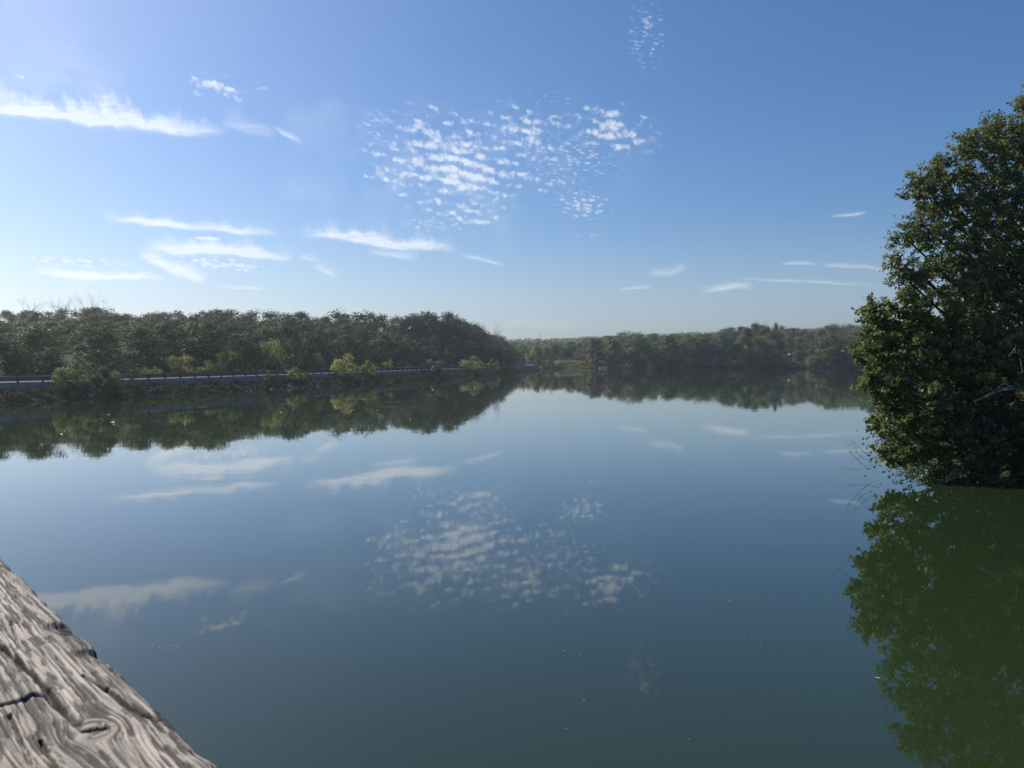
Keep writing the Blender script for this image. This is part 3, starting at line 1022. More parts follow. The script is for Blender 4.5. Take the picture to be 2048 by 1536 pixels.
# ------------------------------------------------------------------ the big trees on the near bank
def lobes_tree(name, label, trunk_base, trunk_top, lobes, leaf, mat_, per_m2, spray_len, droop, r0, n_gap=0.0, aspect=.55, cat='tree', twig_r=.008, leaf_lo=.6):
    """trunk, limbs to every lobe, twigs to every spray of leaves"""
    root = empty(name, trunk_base, 0, label, cat)
    tb = np.array(trunk_base, float)
    lob = []
    for (px, py, D, rp) in lobes:
        q = at_depth(px + 7, py, D); lob.append((q - tb, rp / F * D))
    tt = np.array(trunk_top, float) - tb
    tr, br = MB(), MB()
    k = 8
    axis = [np.array([tt[0] * (i / k) ** 1.3 + math.sin(i * 1.7) * .12, tt[1] * (i / k) + math.cos(i * 2.1) * .12, -.5 + (tt[2] + .5) * i / k]) for i in range(k + 1)]
    tr.tube(axis, [r0 * (1 - .88 * i / k) for i in range(k + 1)], 9)
    V, A, T, Z, N_ = [], [], [], [], []
    for c, r in lob:
        zz = c[2] - np.linalg.norm(c[:2] - tt[:2] * .5) * .45 - .4
        t_ = min(.93, max(.06, (zz + .5) / (tt[2] + .5)))
        i = min(k - 1, int(t_ * k)); f_ = t_ * k - i
        p0 = axis[i] * (1 - f_) + axis[i + 1] * f_
        mid = p0 * .5 + c * .5 + np.array([RNG.uniform(-.3, .3), RNG.uniform(-.3, .3), RNG.uniform(-.1, .4)])
        rr = max(.02, r0 * (1 - .85 * t_) * .42)
        br.tube([p0, p0 * .5 + mid * .5 + RNG.normal(0, .08, 3), mid, c], [rr, rr * .8, rr * .6, rr * .3], 6)
        ns = max(5, int(26 * r * r * per_m2))
        d = unit(ns)
        sp_ = d * (RNG.uniform(.35, 1.12, ns) ** .6)[:, None] * r
        sp_[:, 2] *= .85
        for q, dd in zip(sp_, d):
            if RNG.random() < n_gap: continue
            tip = c + q
            out_ = dd * .8 + np.array([0, 0, .12])
            out_ /= np.linalg.norm(out_)
            a0 = c + q * .35; a1 = tip + out_ * spray_len * .5
            if RNG.random() < .5:
                br.tube([c + q * .05, a0, tip - out_ * spray_len * .3, a1], [twig_r * 1.6, twig_r * 1.2, twig_r, twig_r * .5], 4)
            nl = int(RNG.uniform(22, 40))
            s_ = RNG.uniform(-.6, .6, nl)
            cen_ = tip + out_ * spray_len * s_[:, None] + RNG.normal(0, spray_len * .22, (nl, 3)) * [1, 1, .75]
            cen_[:, 2] -= np.abs(s_) * spray_len * droop * .5
            N_.append(np.tile(dd * .55 + np.array([0, 0, .55]), (nl, 1))); V.append(cen_); A.append(np.tile(out_ * .7, (nl, 1)))
            T.append(np.clip(RNG.random(nl) * .7 + RNG.uniform(-.05, .35), 0, 1))
            Z.append(leaf * RNG.uniform(leaf_lo, 1.25, nl))
    V = np.concatenate(V); A = np.concatenate(A)
    keep = V[:, 2] + tb[2] > .05
    v, f, t = leaf_cards(V[keep], np.concatenate(Z)[keep], axis=A[keep], aspect=aspect, droop=droop, tint=np.concatenate(T)[keep], fold=.14, face=np.concatenate(N_)[keep], loose=.55)
    obj('trunk', tr.mesh('trunk', M['dark_bark'], True), root)
    obj('branches', br.mesh('branches', M['dark_bark'], True), root)
    obj('crown', mesh_np('crown', v, f, mat_, {'tint': t}), root)
    return root


def bank(x, y): return (x, y, max(H(x, y), .05) - .05)


tall = lobes_tree('broadleaf_tree', 'tall dark broadleaf tree with drooping glossy leaves, the highest on the near bank', bank(27, 40.5), at_depth(2190, 120, 40), [
    (2118, 178, 39, 72), (2070, 224, 38, 50), (2010, 262, 37.5, 44), (2035, 300, 38, 66), (1958, 270, 37, 38), (1925, 292, 36.5, 34), (1968, 330, 37, 55),
    (1905, 330, 36.5, 40), (1868, 352, 36, 38), (1832, 362, 36, 36), (1850, 395, 36, 44), (1905, 400, 36.5, 58), (1970, 405, 37, 72), (2040, 400, 37.5, 80),
    (1838, 452, 35.5, 40), (1806, 478, 35.5, 30), (1880, 470, 36, 54), (1800, 530, 35, 32), (1832, 545, 35, 40), (1812, 565, 35, 30), (1950, 500, 36.5, 70), (1990, 540, 37, 80), (2050, 500, 37, 90),
    (1890, 560, 36, 62), (1950, 610, 36.5, 80), (2040, 620, 37, 95), (2150, 300, 40, 120), (2180, 470, 40, 140), (2200, 640, 40, 150), (2280, 380, 42, 150), (2300, 560, 42, 160), (2230, 250, 41, 110), (2330, 720, 42, 160), (2180, 800, 40, 150),
    (2100, 720, 38.5, 95),
], .19, M['leaf_near'], 1.4, .42, .55, .34, n_gap=.06)
stick = MB()
tb = np.array(tall.location)
stick.tube([at_depth(1952, 520, 34.6) - tb, at_depth(1964, 545, 34.6) - tb, at_depth(1984, 595, 34.6) - tb, at_depth(2004, 648, 34.8) - tb, at_depth(2016, 690, 35.5) - tb], [.006, .012, .018, .02, .018], 6)
stick.tube([at_depth(1966, 545, 34.6) - tb, at_depth(1955, 540, 34.5) - tb, at_depth(1930, 545, 34.4) - tb, at_depth(1915, 542, 34.3) - tb], [.010, .009, .007, .004], 5)
tag(obj('dead_branch', stick.mesh('dead_branch', M['pale_wood'], True), tall), 'pale bare dead limb slanting through the dark crown')

shore = lobes_tree('waterside_tree', 'leafy waterside tree with broad yellow-green leaves leaning low over the lake', bank(22.3, 36.5), at_depth(1880, 600, 34.5), [
    (1752, 628, 34.2, 32), (1733, 612, 34.2, 14), (1780, 640, 34.2, 44), (1748, 672, 33.8, 40), (1735, 715, 33.6, 32), (1800, 700, 33.6, 62), (1728, 752, 33.2, 24), (1762, 762, 33.0, 44),
    (1825, 615, 34.4, 44), (1862, 640, 34.6, 56), (1870, 720, 34, 70), (1770, 812, 32.6, 38), (1752, 842, 32.4, 20), (1800, 850, 32.3, 44), (1780, 896, 32.0, 30), (1768, 912, 31.9, 18), (1820, 905, 31.8, 32), (1850, 800, 32.8, 72), (1868, 880, 32.0, 48),
    (1930, 780, 33.4, 80), (1940, 690, 34.4, 76),
], .21, M['leaf_shore'], 1.4, .46, .35, .2, n_gap=.05, aspect=.7)
tb = np.array(shore.location)
for (pts_) in [[(1752, 915), (1728, 905), (1708, 886)], [(1740, 940), (1715, 920), (1700, 905), (1696, 893)], [(1760, 930), (1735, 938), (1700, 940), (1685, 936)],
               [(1735, 800), (1712, 790), (1695, 780)], [(1730, 745), (1708, 742), (1690, 738)], [(1728, 735), (1705, 752), (1682, 770)], [(1745, 925), (1722, 915), (1712, 898)]]:
    tw = MB()
    P3 = [at_depth(a, b_, 32.6 - .15 * i) - tb for i, (a, b_) in enumerate(pts_)]
    for q in P3: q[2] = max(q[2], -tb[2] + .06)
    tw.tube(P3, [.009, .007, .005, .003][:len(P3)], 4)
    for q in P3[1:]:
        for _ in range(4):
            e = RNG.normal(0, .16, 3); e[2] = abs(e[2])
            tw.tube([q, q + e], [.004, .002], 3)
    tag(obj('bare_twig', tw.mesh('bare_twig', M['bark'], True), shore), 'bare twig reaching out low over the water')

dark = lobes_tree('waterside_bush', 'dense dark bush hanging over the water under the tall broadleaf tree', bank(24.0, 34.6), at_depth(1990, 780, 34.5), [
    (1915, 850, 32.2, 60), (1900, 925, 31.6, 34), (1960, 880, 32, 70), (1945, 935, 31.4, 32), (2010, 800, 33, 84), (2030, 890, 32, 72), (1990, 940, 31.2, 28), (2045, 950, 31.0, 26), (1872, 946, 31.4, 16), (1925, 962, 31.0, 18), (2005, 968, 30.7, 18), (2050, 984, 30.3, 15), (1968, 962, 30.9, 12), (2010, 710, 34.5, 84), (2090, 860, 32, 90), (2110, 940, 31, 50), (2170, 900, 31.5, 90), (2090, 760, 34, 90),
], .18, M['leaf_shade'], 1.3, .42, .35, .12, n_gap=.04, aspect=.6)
tb = np.array(dark.location)
st = MB()
st.tube([at_depth(2050, 715, 31.5) - tb, at_depth(2035, 706, 31.4) - tb, at_depth(2026, 705, 31.4) - tb], [.018, .016, .012], 6)
st.tube([at_depth(2030, 706, 31.4) - tb, at_depth(2031, 690, 31.4) - tb, at_depth(2024, 688, 31.4) - tb], [.012, .010, .007], 5)
st.tube([at_depth(2031, 694, 31.4) - tb, at_depth(2024, 705, 31.4) - tb, at_depth(2017, 713, 31.4) - tb], [.012, .010, .007], 5)
st.tube([at_depth(2040, 716, 31.4) - tb, at_depth(2046, 745, 31.4) - tb], [.014, .016], 5)
for k in range(5):
    a = RNG.uniform(-.35, .1)
    st.tube([at_depth(1940 + k * 9, 806 - k * 4, 30.9) - tb, at_depth(1975 + k * 8, 792 - k * 5 + a * 20, 31.0) - tb, at_depth(2020 + k * 8, 772 + k * 3, 31.3) - tb], [.004, .008, .010], 4)
st.tube([at_depth(1996, 977, 30.6) - tb, at_depth(2018, 968, 30.8) - tb, at_depth(2036, 957, 31.2) - tb], [.010, .014, .018], 5)
tag(obj('dead_branch', st.mesh('dead_branch', M['pale_wood'], True), dark), 'pale crooked dead branches poking out of the dark bush')

lobes_tree('yellowing_bush', 'small yellowing bush at the picture edge in front of the dark waterside bush', bank(25.2, 32.6), at_depth(2080, 800, 31.6), [
    (2062, 812, 30.6, 36), (2050, 868, 30.4, 26), (2080, 860, 30.6, 44), (2100, 800, 30.8, 50), (2045, 790, 30.6, 16),
], .16, M['leaf_brown'], .7, .34, .3, .06, n_gap=.1, cat='bush')

# brush along the near bank, one tangled mass
bp, bt = [], []
i = 0
while i < 900:
    t_ = RNG.uniform(0, 1)
    j = RNG.integers(18, len(right_shore) - 40)
    a = right_shore[j]
    x, y = a[0] + RNG.uniform(1.0, 9), a[1] + RNG.uniform(-3, 5)
    i += 1
    if inside(np.array([x]), np.array([y]))[0]: continue
    z = H(x, y)
    k = 40
    bp.append(np.stack([x + RNG.normal(0, .6, k), y + RNG.normal(0, .6, k), z + np.abs(RNG.normal(.5, .6, k))], 1)); bt.append(RNG.random(k))
bp = np.concatenate(bp)
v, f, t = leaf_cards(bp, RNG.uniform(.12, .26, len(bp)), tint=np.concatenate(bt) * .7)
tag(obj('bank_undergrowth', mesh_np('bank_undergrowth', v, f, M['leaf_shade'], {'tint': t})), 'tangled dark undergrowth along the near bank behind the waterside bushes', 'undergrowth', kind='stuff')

# ------------------------------------------------------------------ small things afloat
lm = []
for q in range(3):
    rg = np.random.default_rng(q)
    n = 12
    an = np.linspace(0, 2 * math.pi, n, endpoint=False)
    rr = (1 - .18 * np.abs(np.sin(an * (2 + q)))) * .5
    ring_ = np.stack([np.cos(an) * rr * 1.0, np.sin(an) * rr * .55, .05 + .10 * np.cos(an) ** 2], 1)
    vs = np.concatenate([[[0, 0, .02]], ring_])
    fs = np.array([[0, 1 + k, 1 + (k + 1) % n] for k in range(n)])
    lm.append(mesh_np('floating_leaf', vs, fs, M['dry_leaf'], smooth=True))


def float_leaf(px, py, size, label, group=None):
    p = on_level(px, py, .004)
    o = obj('floating_leaf', lm[RNG.integers(3)])
    o.location = p; o.scale = (size,) * 3; o.rotation_euler = (0, 0, RNG.uniform(0, 6.28))
    sol_ = None
    tag(o, label, 'leaf', group)


float_leaf(1755, 1356, .085, 'pale dry leaf afloat beside the dark reflection of the waterside tree')
float_leaf(1460, 1203, .075, 'white fleck of leaf afloat alone on the open green water')
float_leaf(222, 847, .9, 'long pale drifting leaf scrap in the dark reflection of the wooded hillside')
for px, py in [(1489, 1270), (1522, 1291), (1127, 1302), (1160, 1310), (1162, 1322), (1168, 1400), (1132, 1457), (1378, 1478),
               (1845, 990), (1880, 1010), (1910, 1035), (1870, 1075)]:
    float_leaf(px, py, .022 + .02 * RNG.random(), 'tiny pale fleck floating on the green water', 'flecks floating on the near water')
for px, py in [(428, 826), (704, 822), (756, 822), (1300, 776), (1352, 775), (1450, 790), (120, 870), (560, 826), (215, 830)]:
    float_leaf(px, py, .35 + .3 * RNG.random(), 'pale scrap floating in the reflection of the far trees', 'scraps floating on the far water')
# a cluster of bubbles
bv, bf_ = [], []
for q in range(26):
    px, py = RNG.normal(0, 1, 2)
    p = on_level(318 + px * 10 if q < 15 else 350 + px * 9, 1296 + py * 3.5, .0)
    r = RNG.uniform(.005, .012)
    b0 = len(bv)
    for ph in (0, .5, 1.0, 1.4):
        for a in range(8):
            bv.append((p[0] + r * math.cos(ph) * math.cos(a * .785), p[1] + r * math.cos(ph) * math.sin(a * .785), r * math.sin(ph) + .002))
    for l_ in range(3):
        for a in range(8):
            bf_.append((b0 + l_ * 8 + a, b0 + l_ * 8 + (a + 1) % 8, b0 + (l_ + 1) * 8 + (a + 1) % 8, b0 + (l_ + 1) * 8 + a))
m, out = mat('bubble_foam'); finish(out, principled((.75, .78, .78), .15, .6)); M['foam'] = m
tag(obj('bubbles', mesh_np('bubbles', bv, np.array(bf_), M['foam'], smooth=True)), 'patch of small bubbles on the water beside the wooden rail', 'bubbles', kind='stuff')

# ------------------------------------------------------------------ the wooden rail
RZ = CAM_H - .33
pA, pB = on_level(430, 1536, RZ), on_level(0, 1120, RZ)
adir = (pB - pA)[:2]; adir /= np.linalg.norm(adir)
ndir = np.array([-adir[1], adir[0]])                   # inward, away from the water


def to_st(px, py):
    q = on_level(px, py, RZ)[:2] - pA[:2]
    return q @ adir, q @ ndir


W = .184
s_ax = np.concatenate([np.arange(-1.4, -.12, .01), np.arange(-.12, 1.15, .0013), np.arange(1.15, 4.0, .02)])
t_ax = np.concatenate([np.arange(0, .15, .0009), np.arange(.15, W + 1e-6, .002)])
SS, TT = np.meshgrid(s_ax, t_ax, indexing='ij')
# grain runs along the board and flows round the knots
psi = TT + .006 * (fbm(SS * 3.2, TT * 9 + 5, 1, 3) - .5) + .003 * (fbm(SS * 9, TT * 22, 2, 3) - .5)
phi = SS.copy()
knot = np.zeros_like(SS)
for (kpx, kpy, kr, sx) in [(168, 1462, .019, 1.4), (120, 1252, .012, 1.3), (-60, 1640, .02, 1.4)]:
    ks, kt = to_st(kpx, kpy)
    xs, ts = (SS - ks) / sx, TT - kt
    r2 = xs * xs + ts * ts + 1e-7
    r = np.sqrt(r2)
    defl = ts * kr * kr / (r2 + kr * kr * .35)
    psi = psi - defl * .9 * np.exp(-r / (kr * 6))
    inn = sst(kr * 1.15 - r, 0, kr * .8)
    rings = r * 1.0 + .016 * (fbm(SS * 26, TT * 34, 9, 3) - .5)
    psi = psi * (1 - inn) + (kt + rings) * inn
    knot = np.maximum(knot, sst(kr * .42 - r, 0, kr * .25))
wave = psi * 200 + 1.6 * fbm(SS * 2.2, psi * 30, 6, 3) + .5 * fbm(SS * 14, psi * 80, 7, 3)
ridge = sst(.5 + .5 * np.sin(wave * 2 * math.pi), .0, .5)
seg = fbm(SS * 26, psi * 240, 41, 4)
fib = fbm(SS * 7, psi * 480, 4, 3)
chip = fbm(SS * 17, psi * 120, 8, 4)
big = fbm(SS * 5, psi * 36, 12, 3)
pits = sst(seg, .53, .66)
zz = -.0011 * (1 - ridge) * sst(big + .5 * (seg - .5), .12, .7) - .0012 * (1 - fib) - .0014 * sst(chip, .56, .72) - .0010 * (1 - big) - .0013 * pits
zz *= .78
zz += .0018 * (fbm(SS * 4, TT * 12, 21, 2) - .5)


def polyd(line, wd):
    pts = [to_st(a, b_) for a, b_ in line]
    best = np.full(SS.shape, 9.)
    for (a0, a1), (b0, b1) in zip(pts[:-1], pts[1:]):
        ex, ey = b0 - a0, b1 - a1
        t_ = np.clip(((SS - a0) * ex + (TT - a1) * ey) / (ex * ex + ey * ey), 0, 1)
        best = np.minimum(best, np.hypot(SS - a0 - t_ * ex, TT - a1 - t_ * ey))
    best = best + .0016 * (fbm(SS * 90, TT * 90, 31, 2) - .5)
    return np.exp(-(np.maximum(best, 0) / wd) ** 2)


crack = np.maximum.reduce([
    polyd([(-30, 1285), (0, 1302), (35, 1335), (75, 1378)], .0022),
    polyd([(-20, 1412), (20, 1402), (48, 1388), (78, 1392), (100, 1415), (138, 1448)], .0032),
    polyd([(75, 1378), (82, 1394)], .003),
    polyd([(195, 1378), (222, 1398), (262, 1425), (300, 1438)], .0028) * .7,
    polyd([(150, 1352), (190, 1378)], .0016) * .6,
    polyd([(8, 1240), (20, 1300)], .0012) * .4,
    polyd([(60, 1480), (76, 1510), (90, 1536)], .0016) * .6,
    polyd([(0, 1430), (14, 1470), (40, 1530)], .0015) * .6,
    polyd([(150, 1464), (190, 1458)], .0026) * .5,
])
zz -= .009 * crack
edge = np.exp(-TT / .006)
zz -= .0075 * edge * (.5 + 1.0 * fbm(SS * 22, TT * 3, 14, 3)) + .016 * np.exp(-TT / .012) * sst(fbm(SS * 9, TT * 4, 15, 3), .56, .72)
zz -= .006 * np.exp(-((W - TT) / .006))
dent = polyd([(112, 1246), (128, 1262)], .009)
zz -= .007 * dent
jag = .006 * (fbm(SS * 14, 0 * TT, 16, 4) - .5) * np.exp(-TT / .02)
tone = np.clip(.52 + .22 * (ridge - .4) + 1.0 * (fib - .5) + .8 * (fbm(SS * 26, psi * 700, 44, 3) - .5) + .5 * (big - .5) - .50 * pits - .25 * sst(chip, .56, .72) - .55 * crack - .35 * dent - .45 * knot - .4 * sst(chip, .58, .74), 0, 1)
PX = pA[0] + adir[0] * SS + ndir[0] * (TT + jag - .008)
PY = pA[1] + adir[1] * SS + ndir[1] * (TT + jag - .008)
top = np.stack([PX, PY, RZ + zz], -1)
ns, nt = SS.shape
# sides and underside
lowA = np.stack([pA[0] + adir[0] * s_ax + ndir[0] * .004, pA[1] + adir[1] * s_ax + ndir[1] * .004, np.full(ns, RZ - .040)], -1)
lowB = np.stack([pA[0] + adir[0] * s_ax + ndir[0] * W, pA[1] + adir[1] * s_ax + ndir[1] * W, np.full(ns, RZ - .040)], -1)
allv = np.concatenate([lowA[:, None], top, lowB[:, None]], 1)
ix = np.arange(ns * (nt + 2)).reshape(ns, nt + 2)
ix2 = np.concatenate([ix, ix[:, :1]], 1)
fs = np.stack([ix2[:-1, :-1], ix2[1:, :-1], ix2[1:, 1:], ix2[:-1, 1:]], -1).reshape(-1, 4)
tn = np.concatenate([np.full((ns, 1), .4), tone, np.full((ns, 1), .4)], 1)
m, out = mat('weathered_rail_wood')
t = attr('tint')
nz = noise(pos(), 55, 4, .6)
cr = nd('ShaderNodeValToRGB')
S.tree.links.new((t + (nz - .5) * .22).k, cr.inputs[0])
e = cr.color_ramp
e.elements[0].position = .02; e.elements[0].color = (.050, .042, .035, 1)
e.elements[1].position = .95; e.elements[1].color = (.50, .42, .33, 1)
q = e.elements.new(.3); q.color = (.125, .104, .083, 1)
q = e.elements.new(.6); q.color = (.32, .27, .215, 1)
finish(out, principled(S(cr.outputs[0]), .75, .3, bump(noise(pos(), 420, 3, .6), .25, .002)))
M['rail'] = m
root = empty('wooden_railing', (pA[0], pA[1], 0), 0, 'weathered grey wooden bridge rail with cracked grain and a knot', 'railing')
me = mesh_np('handrail', allv.reshape(-1, 3) - np.array([pA[0], pA[1], 0]), fs, M['rail'], {'tint': tn.ravel()}, smooth=True)
obj('handrail', me, root)
pb = MB(); pb.box((0, 0, 0), (.09, .09, 1.05), adir); pme = pb.mesh('post', M['plank'])
DECK = RZ - 1.06
for s_ in (-1.0, .8, 2.6):
    o = obj('post', pme, root)
    c_ = adir * s_ + ndir * .092
    o.location = (c_[0], c_[1], DECK + .49)
for zz_ in (.35, .7):
    pb = MB(); c_ = adir * 1.3 + ndir * .155
    pb.box((c_[0], c_[1], DECK + zz_), (5.2, .038, .14), adir); obj('cross_rail', pb.mesh('cross_rail', M['plank']), root)
pb = MB()
for k in range(40):
    c_ = pA[:2] + adir * (-1.4 + k * .148) + ndir * 1.3
    pb.box((c_[0], c_[1], DECK - .045), (.142, 2.5, .045), adir)
for q in (.3, 2.3):
    c_ = pA[:2] + adir * 1.45 + ndir * q
    pb.box((c_[0], c_[1], DECK - .22), (5.8, .15, .29), adir)
for q in (.3, 2.3):
    for s_ in (-1.1, 3.6):
        c_ = pA[:2] + adir * s_ + ndir * q
        pb.tube([(c_[0], c_[1], -1.6), (c_[0], c_[1], DECK - .3)], [.15, .15], 10)
tag(obj('bridge_deck', pb.mesh('bridge_deck', M['plank'])), kind='structure')

# ------------------------------------------------------------------ haze
b = MB(); b.add([(-1950, -950, -3.2), (2350, -950, -3.2), (2350, 2350, -3.2), (-1950, 2350, -3.2), (-1950, -950, 95), (2350, -950, 95), (2350, 2350, 95), (-1950, 2350, 95)],
                [(0, 3, 2, 1), (4, 5, 6, 7), (0, 1, 5, 4), (1, 2, 6, 5), (2, 3, 7, 6), (3, 0, 4, 7)])
m = bpy.data.materials.new('haze_air'); m.use_nodes = True
S.tree = m.node_tree; m.node_tree.nodes.clear()
out = m.node_tree.nodes.new('ShaderNodeOutputMaterial')
pv = m.node_tree.nodes.new('ShaderNodeVolumePrincipled')
pv.inputs['Color'].default_value = (.95, .97, 1, 1)
pv.inputs['Density'].default_value = .00033
pv.inputs['Anisotropy'].default_value = .66
m.node_tree.links.new(pv.outputs[0], out.inputs['Volume'])
tag(obj('haze', b.mesh('haze', m)), kind='stuff')

# ------------------------------------------------------------------ sun and sky
SUN_AZ, SUN_EL = R(-55), R(40)           # azimuth from +Y, negative to the left
ld = bpy.data.lights.new('sun', 'SUN'); ld.energy = 4.6; ld.angle = R(.53); ld.color = (1, .95, .87)
sun = bpy.data.objects.new('sun', ld); C.objects.link(sun)
sd = Vector((math.sin(SUN_AZ) * math.cos(SUN_EL), math.cos(SUN_AZ) * math.cos(SUN_EL), math.sin(SUN_EL)))
sun.rotation_euler = sd.to_track_quat('Z', 'Y').to_euler()
sun.location = (-60, 50, 60)

w = bpy.data.worlds.new('World'); SC.world = w; w.use_nodes = True
S.tree = w.node_tree; w.node_tree.nodes.clear()
wo = w.node_tree.nodes.new('ShaderNodeOutputWorld')
bg = w.node_tree.nodes.new('ShaderNodeBackground')
sky = w.node_tree.nodes.new('ShaderNodeTexSky'); sky.sky_type = 'NISHITA'
sky.sun_disc = False; sky.sun_elevation = SUN_EL; sky.sun_rotation = SUN_AZ
sky.altitude = 100; sky.air_density = 1.0; sky.dust_density = 1.0; sky.ozone_density = 6.0
STR = .106
bg.inputs[1].default_value = STR
dirv = S(w.node_tree.nodes.new('ShaderNodeTexCoord').outputs['Generated'])
dx, dy, dz = sep(dirv)
az = dx._m('ARCTAN2', dy) * F            # azimuth and elevation, in units of 1/1538 rad
el = dz._m('ARCSINE') * F


def ae(px, py):
    d = ray(px, py); d /= np.linalg.norm(d)
    return math.atan2(d[0], d[1]) * F, math.asin(d[2]) * F


uv = vec(az, el)
w1 = noise(uv, .012, 3, .55, '2D') - .5
fine = noise(vec(az * .030, el * .085), 1.0, 5, .62, '2D')
tuft = noise(vec(az * .028 + el * .010, el * .012), 1.0, 4, .62, '2D')
strand = noise(vec((az + el * 1.2) * .012, (el - az * .12) * .12), 1.0, 3, .6, '2D')


def streak(p0, p1, hw, gain, up=1.0, tufts=0.0):
    a0, b0 = ae(*p0); a1, b1 = ae(*p1)
    ln = math.hypot(a1 - a0, b1 - b0); c_, s_ = (a1 - a0) / ln, (b1 - b0) / ln
    cx, cy = (a0 + a1) / 2, (b0 + b1) / 2
    t_ = az * c_ + (el * s_ - (cx * c_ + cy * s_))
    q = el * c_ - (az * s_ + (cy * c_ - cx * s_)) + w1 * (hw * 2.6)
    e = 1.0 - (t_.abs() / (ln / 2)) ** 3
    e = e.max(0)
    upw = q.max(0) * (1 / (hw * up))
    if tufts: upw = upw / ((tuft - .40).max(0) * tufts + .75)
    k = upw + (q * -1).max(0) * (1 / (hw * .6))
    g = (k * k * -1).exp() * e
    return g * gain


tex = (fine * .75 + strand * .95 - .22).max(0)
st_list = [
    ((-120, 198), (455, 268), 10.5, 1.0, 1.5, 5.5), ((440, 240), (550, 272), 15, .30, 1.3, 2), ((548, 252), (604, 288), 6, .40, 1, 0),
    ((200, 436), (560, 470), 8, .85, 1.2, 2), ((290, 494), (590, 514), 9, 1.15, 1.3, 3), ((275, 508), (415, 562), 11, 1.0, 1.2, 0), ((62, 545), (335, 558), 6.5, 1.05, 1.2, 2),
    ((600, 464), (915, 504), 9, .95, 1.4, 3.5), ((920, 512), (1010, 530), 5, .45, 1, 0), ((735, 503), (840, 518), 8, .38, 1.2, 0), ((625, 530), (675, 555), 8, .42, 1.2, 0), ((595, 512), (640, 520), 6, .35, 1.2, 0),
    ((1400, 582), (1508, 573), 7, .50, 1, 0), ((1295, 553), (1375, 536), 8, .32, 1, 0), ((1236, 579), (1302, 572), 3, .38, 1, 0), ((1640, 530), (1790, 538), 4, .36, 1, 0), ((1560, 529), (1636, 528), 3.5, .42, 1, 0),
    ((1470, 557), (1760, 570), 3, .30, 1, 0), ((1660, 434), (1735, 425), 3, .40, 1, 0), ((435, 575), (528, 577), 3.5, .5, 1, 0), ((385, 477), (445, 481), 3, .85, 1, 0), ((980, 648), (1160, 652), 8, .14, 1, 0), ((560, 400), (700, 380), 30, .08, 1.6, 0), ((700, 225), (560, 235), 30, .10, 1.6, 0), ((0, 120), (260, 190), 40, .12, 1.6, 0),
]
cir = None
for a in st_list:
    g = streak(*a)
    cir = g if cir is None else cir + g
cir = cir * (tex * 1.3 + .06) * 1.3

# altocumulus puffs in tilted rows
ca, sa = math.cos(R(-11)), math.sin(R(-11))
pu, pv_ = az * ca + el * sa, el * ca - az * sa
wx1 = noise(uv, .03, 2, .5, '2D') - .5
wx2 = noise(uv, .06, 4, .6, '2D') - .5


def puffs(du, dv, wob, seed):
    v_ = vec(pu * (1 / du) + wx1 * wob + seed, pv_ * (1 / dv) + wx2 * wob * .6 + seed * 1.7)
    n_ = nd('ShaderNodeTexVoronoi', voronoi_dimensions='2D', feature='F1', Vector=v_, Scale=1.0, Randomness=.85)
    return S(n_.outputs['Distance'])


big_d = puffs(35, 15.5, 1.2, 3.1); small_d = puffs(20, 7.5, 1.2, 7.7)
lump = noise(uv, .085, 5, .65, '2D') - .5


def region(px, py, ru, rv, tilt=0.0, hi=1.0):
    a0, b0 = ae(px, py); c_, s_ = math.cos(R(tilt)), math.sin(R(tilt))
    x_ = (az * c_ + el * s_ - (a0 * c_ + b0 * s_)) * (1 / ru)
    y_ = (el * c_ - az * s_ - (b0 * c_ - a0 * s_)) * (1 / rv)
    return ((x_ * x_ + y_ * y_) * -1.0).exp() * hi


regB = [region(900, 325, 170, 100, -8, 1.1), region(1060, 270, 120, 60, -12, .90), region(1225, 260, 95, 48, -10, 1.0), region(920, 430, 90, 30, 8, .80), region(1290, 70, 50, 80, 0, .42), region(435, 178, 60, 26, -10, 1.0), region(790, 350, 90, 45, -8, .75), region(20, 152, 40, 10, 0, .6), region(530, 182, 26, 10, 0, .6), region(1090, 370, 120, 50, 0, .48), region(770, 245, 30, 24, 0, .7), region(840, 250, 50, 26, 0, 1.0), region(950, 440, 60, 24, 10, .95)]
regS = [region(1162, 412, 62, 32, 0, 1.0), region(440, 527, 95, 15, -4, 1.25), region(150, 524, 95, 10, 0, 1.1), region(880, 445, 110, 22, 8, .75), region(1180, 468, 60, 9, 8, .5), region(1140, 320, 130, 70, 0, .66), region(1295, 70, 55, 85, 0, .60), region(1100, 200, 150, 30, 0, .42), region(745, 260, 40, 60, 0, .5)]


def mx(lst):
    r_ = lst[0]
    for q_ in lst[1:]: r_ = r_.max(q_)
    return r_


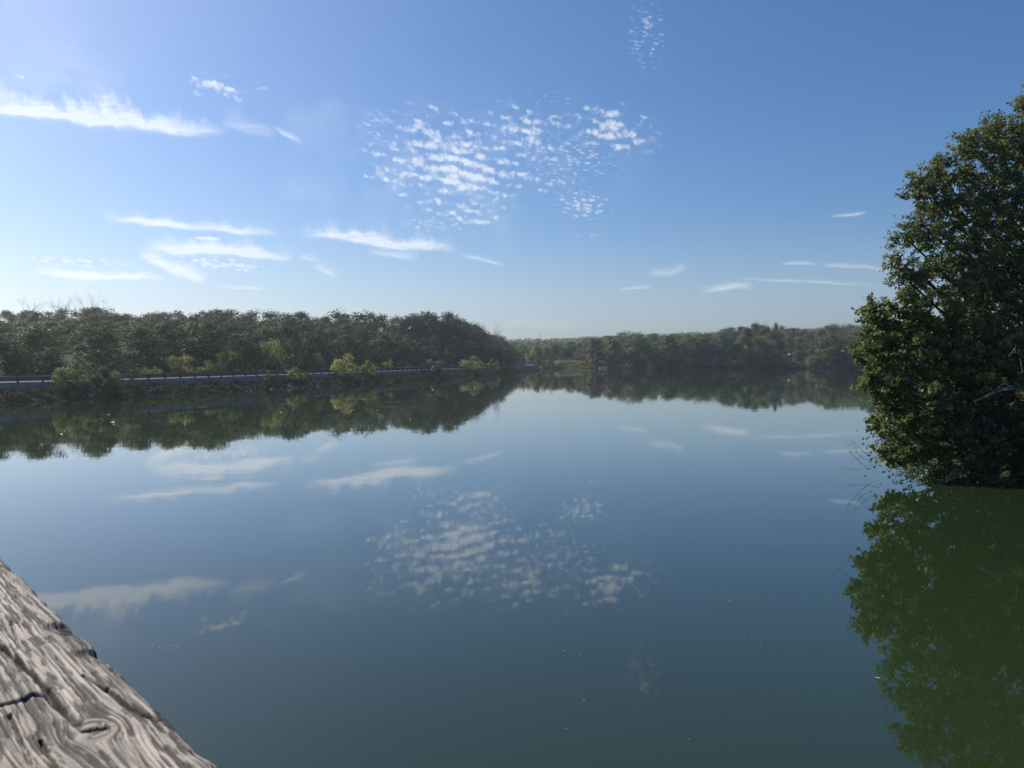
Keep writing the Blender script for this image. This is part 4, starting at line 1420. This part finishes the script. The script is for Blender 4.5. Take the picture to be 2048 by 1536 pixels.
rb = mx(regB) + (noise(uv, .016, 3, .55, '2D') - .5) * .5
rs = mx(regS) + (noise(uv, .022, 3, .55, '2D') - .5) * .4
row = (pv_ * (2 * math.pi / 20.5) + wx1 * 7.0 + w1 * 5.0).sin()
pb_ = ((rb * .60 - big_d * .78 + row * .13 + lump * 1.0 - .05).smooth(-.04, .62)) * mx(regB).smooth(.22, .5)
ps_ = (rs * .58 - small_d + lump * .9 + .02).smooth(-.03, .58) * mx(regS).smooth(.22, .45)
veil = (mx([region(900, 350, 200, 110, -8, 1), region(1150, 330, 120, 80, 0, .6)]) * (noise(uv, .010, 4, .6, '2D')).smooth(.4, .75)) * .20
front = dy.smooth(.05, .25)
band = (el.smooth(20, 330, 1.0, 0.0) ** 1.5) * (noise(vec(az * .0022, el * .012), 1.0, 3, .5, '2D') * .5 + .75) * .19
cl = (cir.max(pb_ * (fine * .5 + .62)).max(ps_ * .68) + veil + band) * front
cl = cl.min(.93)
hs = nd('ShaderNodeHueSaturation', Hue=.503, Saturation=1.16, Value=1.0)
w.node_tree.links.new(sky.outputs[0], hs.inputs['Color'])
white = S(nd('ShaderNodeRGB').outputs[0])
white.k.default_value = (.66 / STR, .67 / STR, .68 / STR, 1)
lit = S.tree.nodes.new('ShaderNodeMix'); lit.data_type = 'RGBA'; lit.blend_type = 'ADD'; lit.inputs[0].default_value = .38
w.node_tree.links.new(white.k, lit.inputs[6]); w.node_tree.links.new(hs.outputs[0], lit.inputs[7])
mixn = mixc(cl, S(hs.outputs[0]), S(lit.outputs[2]))
w.node_tree.links.new(mixn.k, bg.inputs[0])
w.node_tree.links.new(bg.outputs[0], wo.inputs[0])

# ------------------------------------------------------------------ render settings
SC.view_settings.view_transform = 'Standard'
SC.view_settings.look = 'None'
SC.view_settings.exposure = 0.12
SC.view_settings.gamma = 1.0
SC.cycles.use_denoising = True
SC.cycles.max_bounces = 8
SC.cycles.volume_bounces = 0
SC.cycles.transparent_max_bounces = 8
SC.cycles.sample_clamp_indirect = 6.0
SC.cycles.caustics_reflective = False
SC.cycles.caustics_refractive = False
print('trees on the hillside', n_left, 'far', len(far_c), 'objects', len(bpy.data.objects))
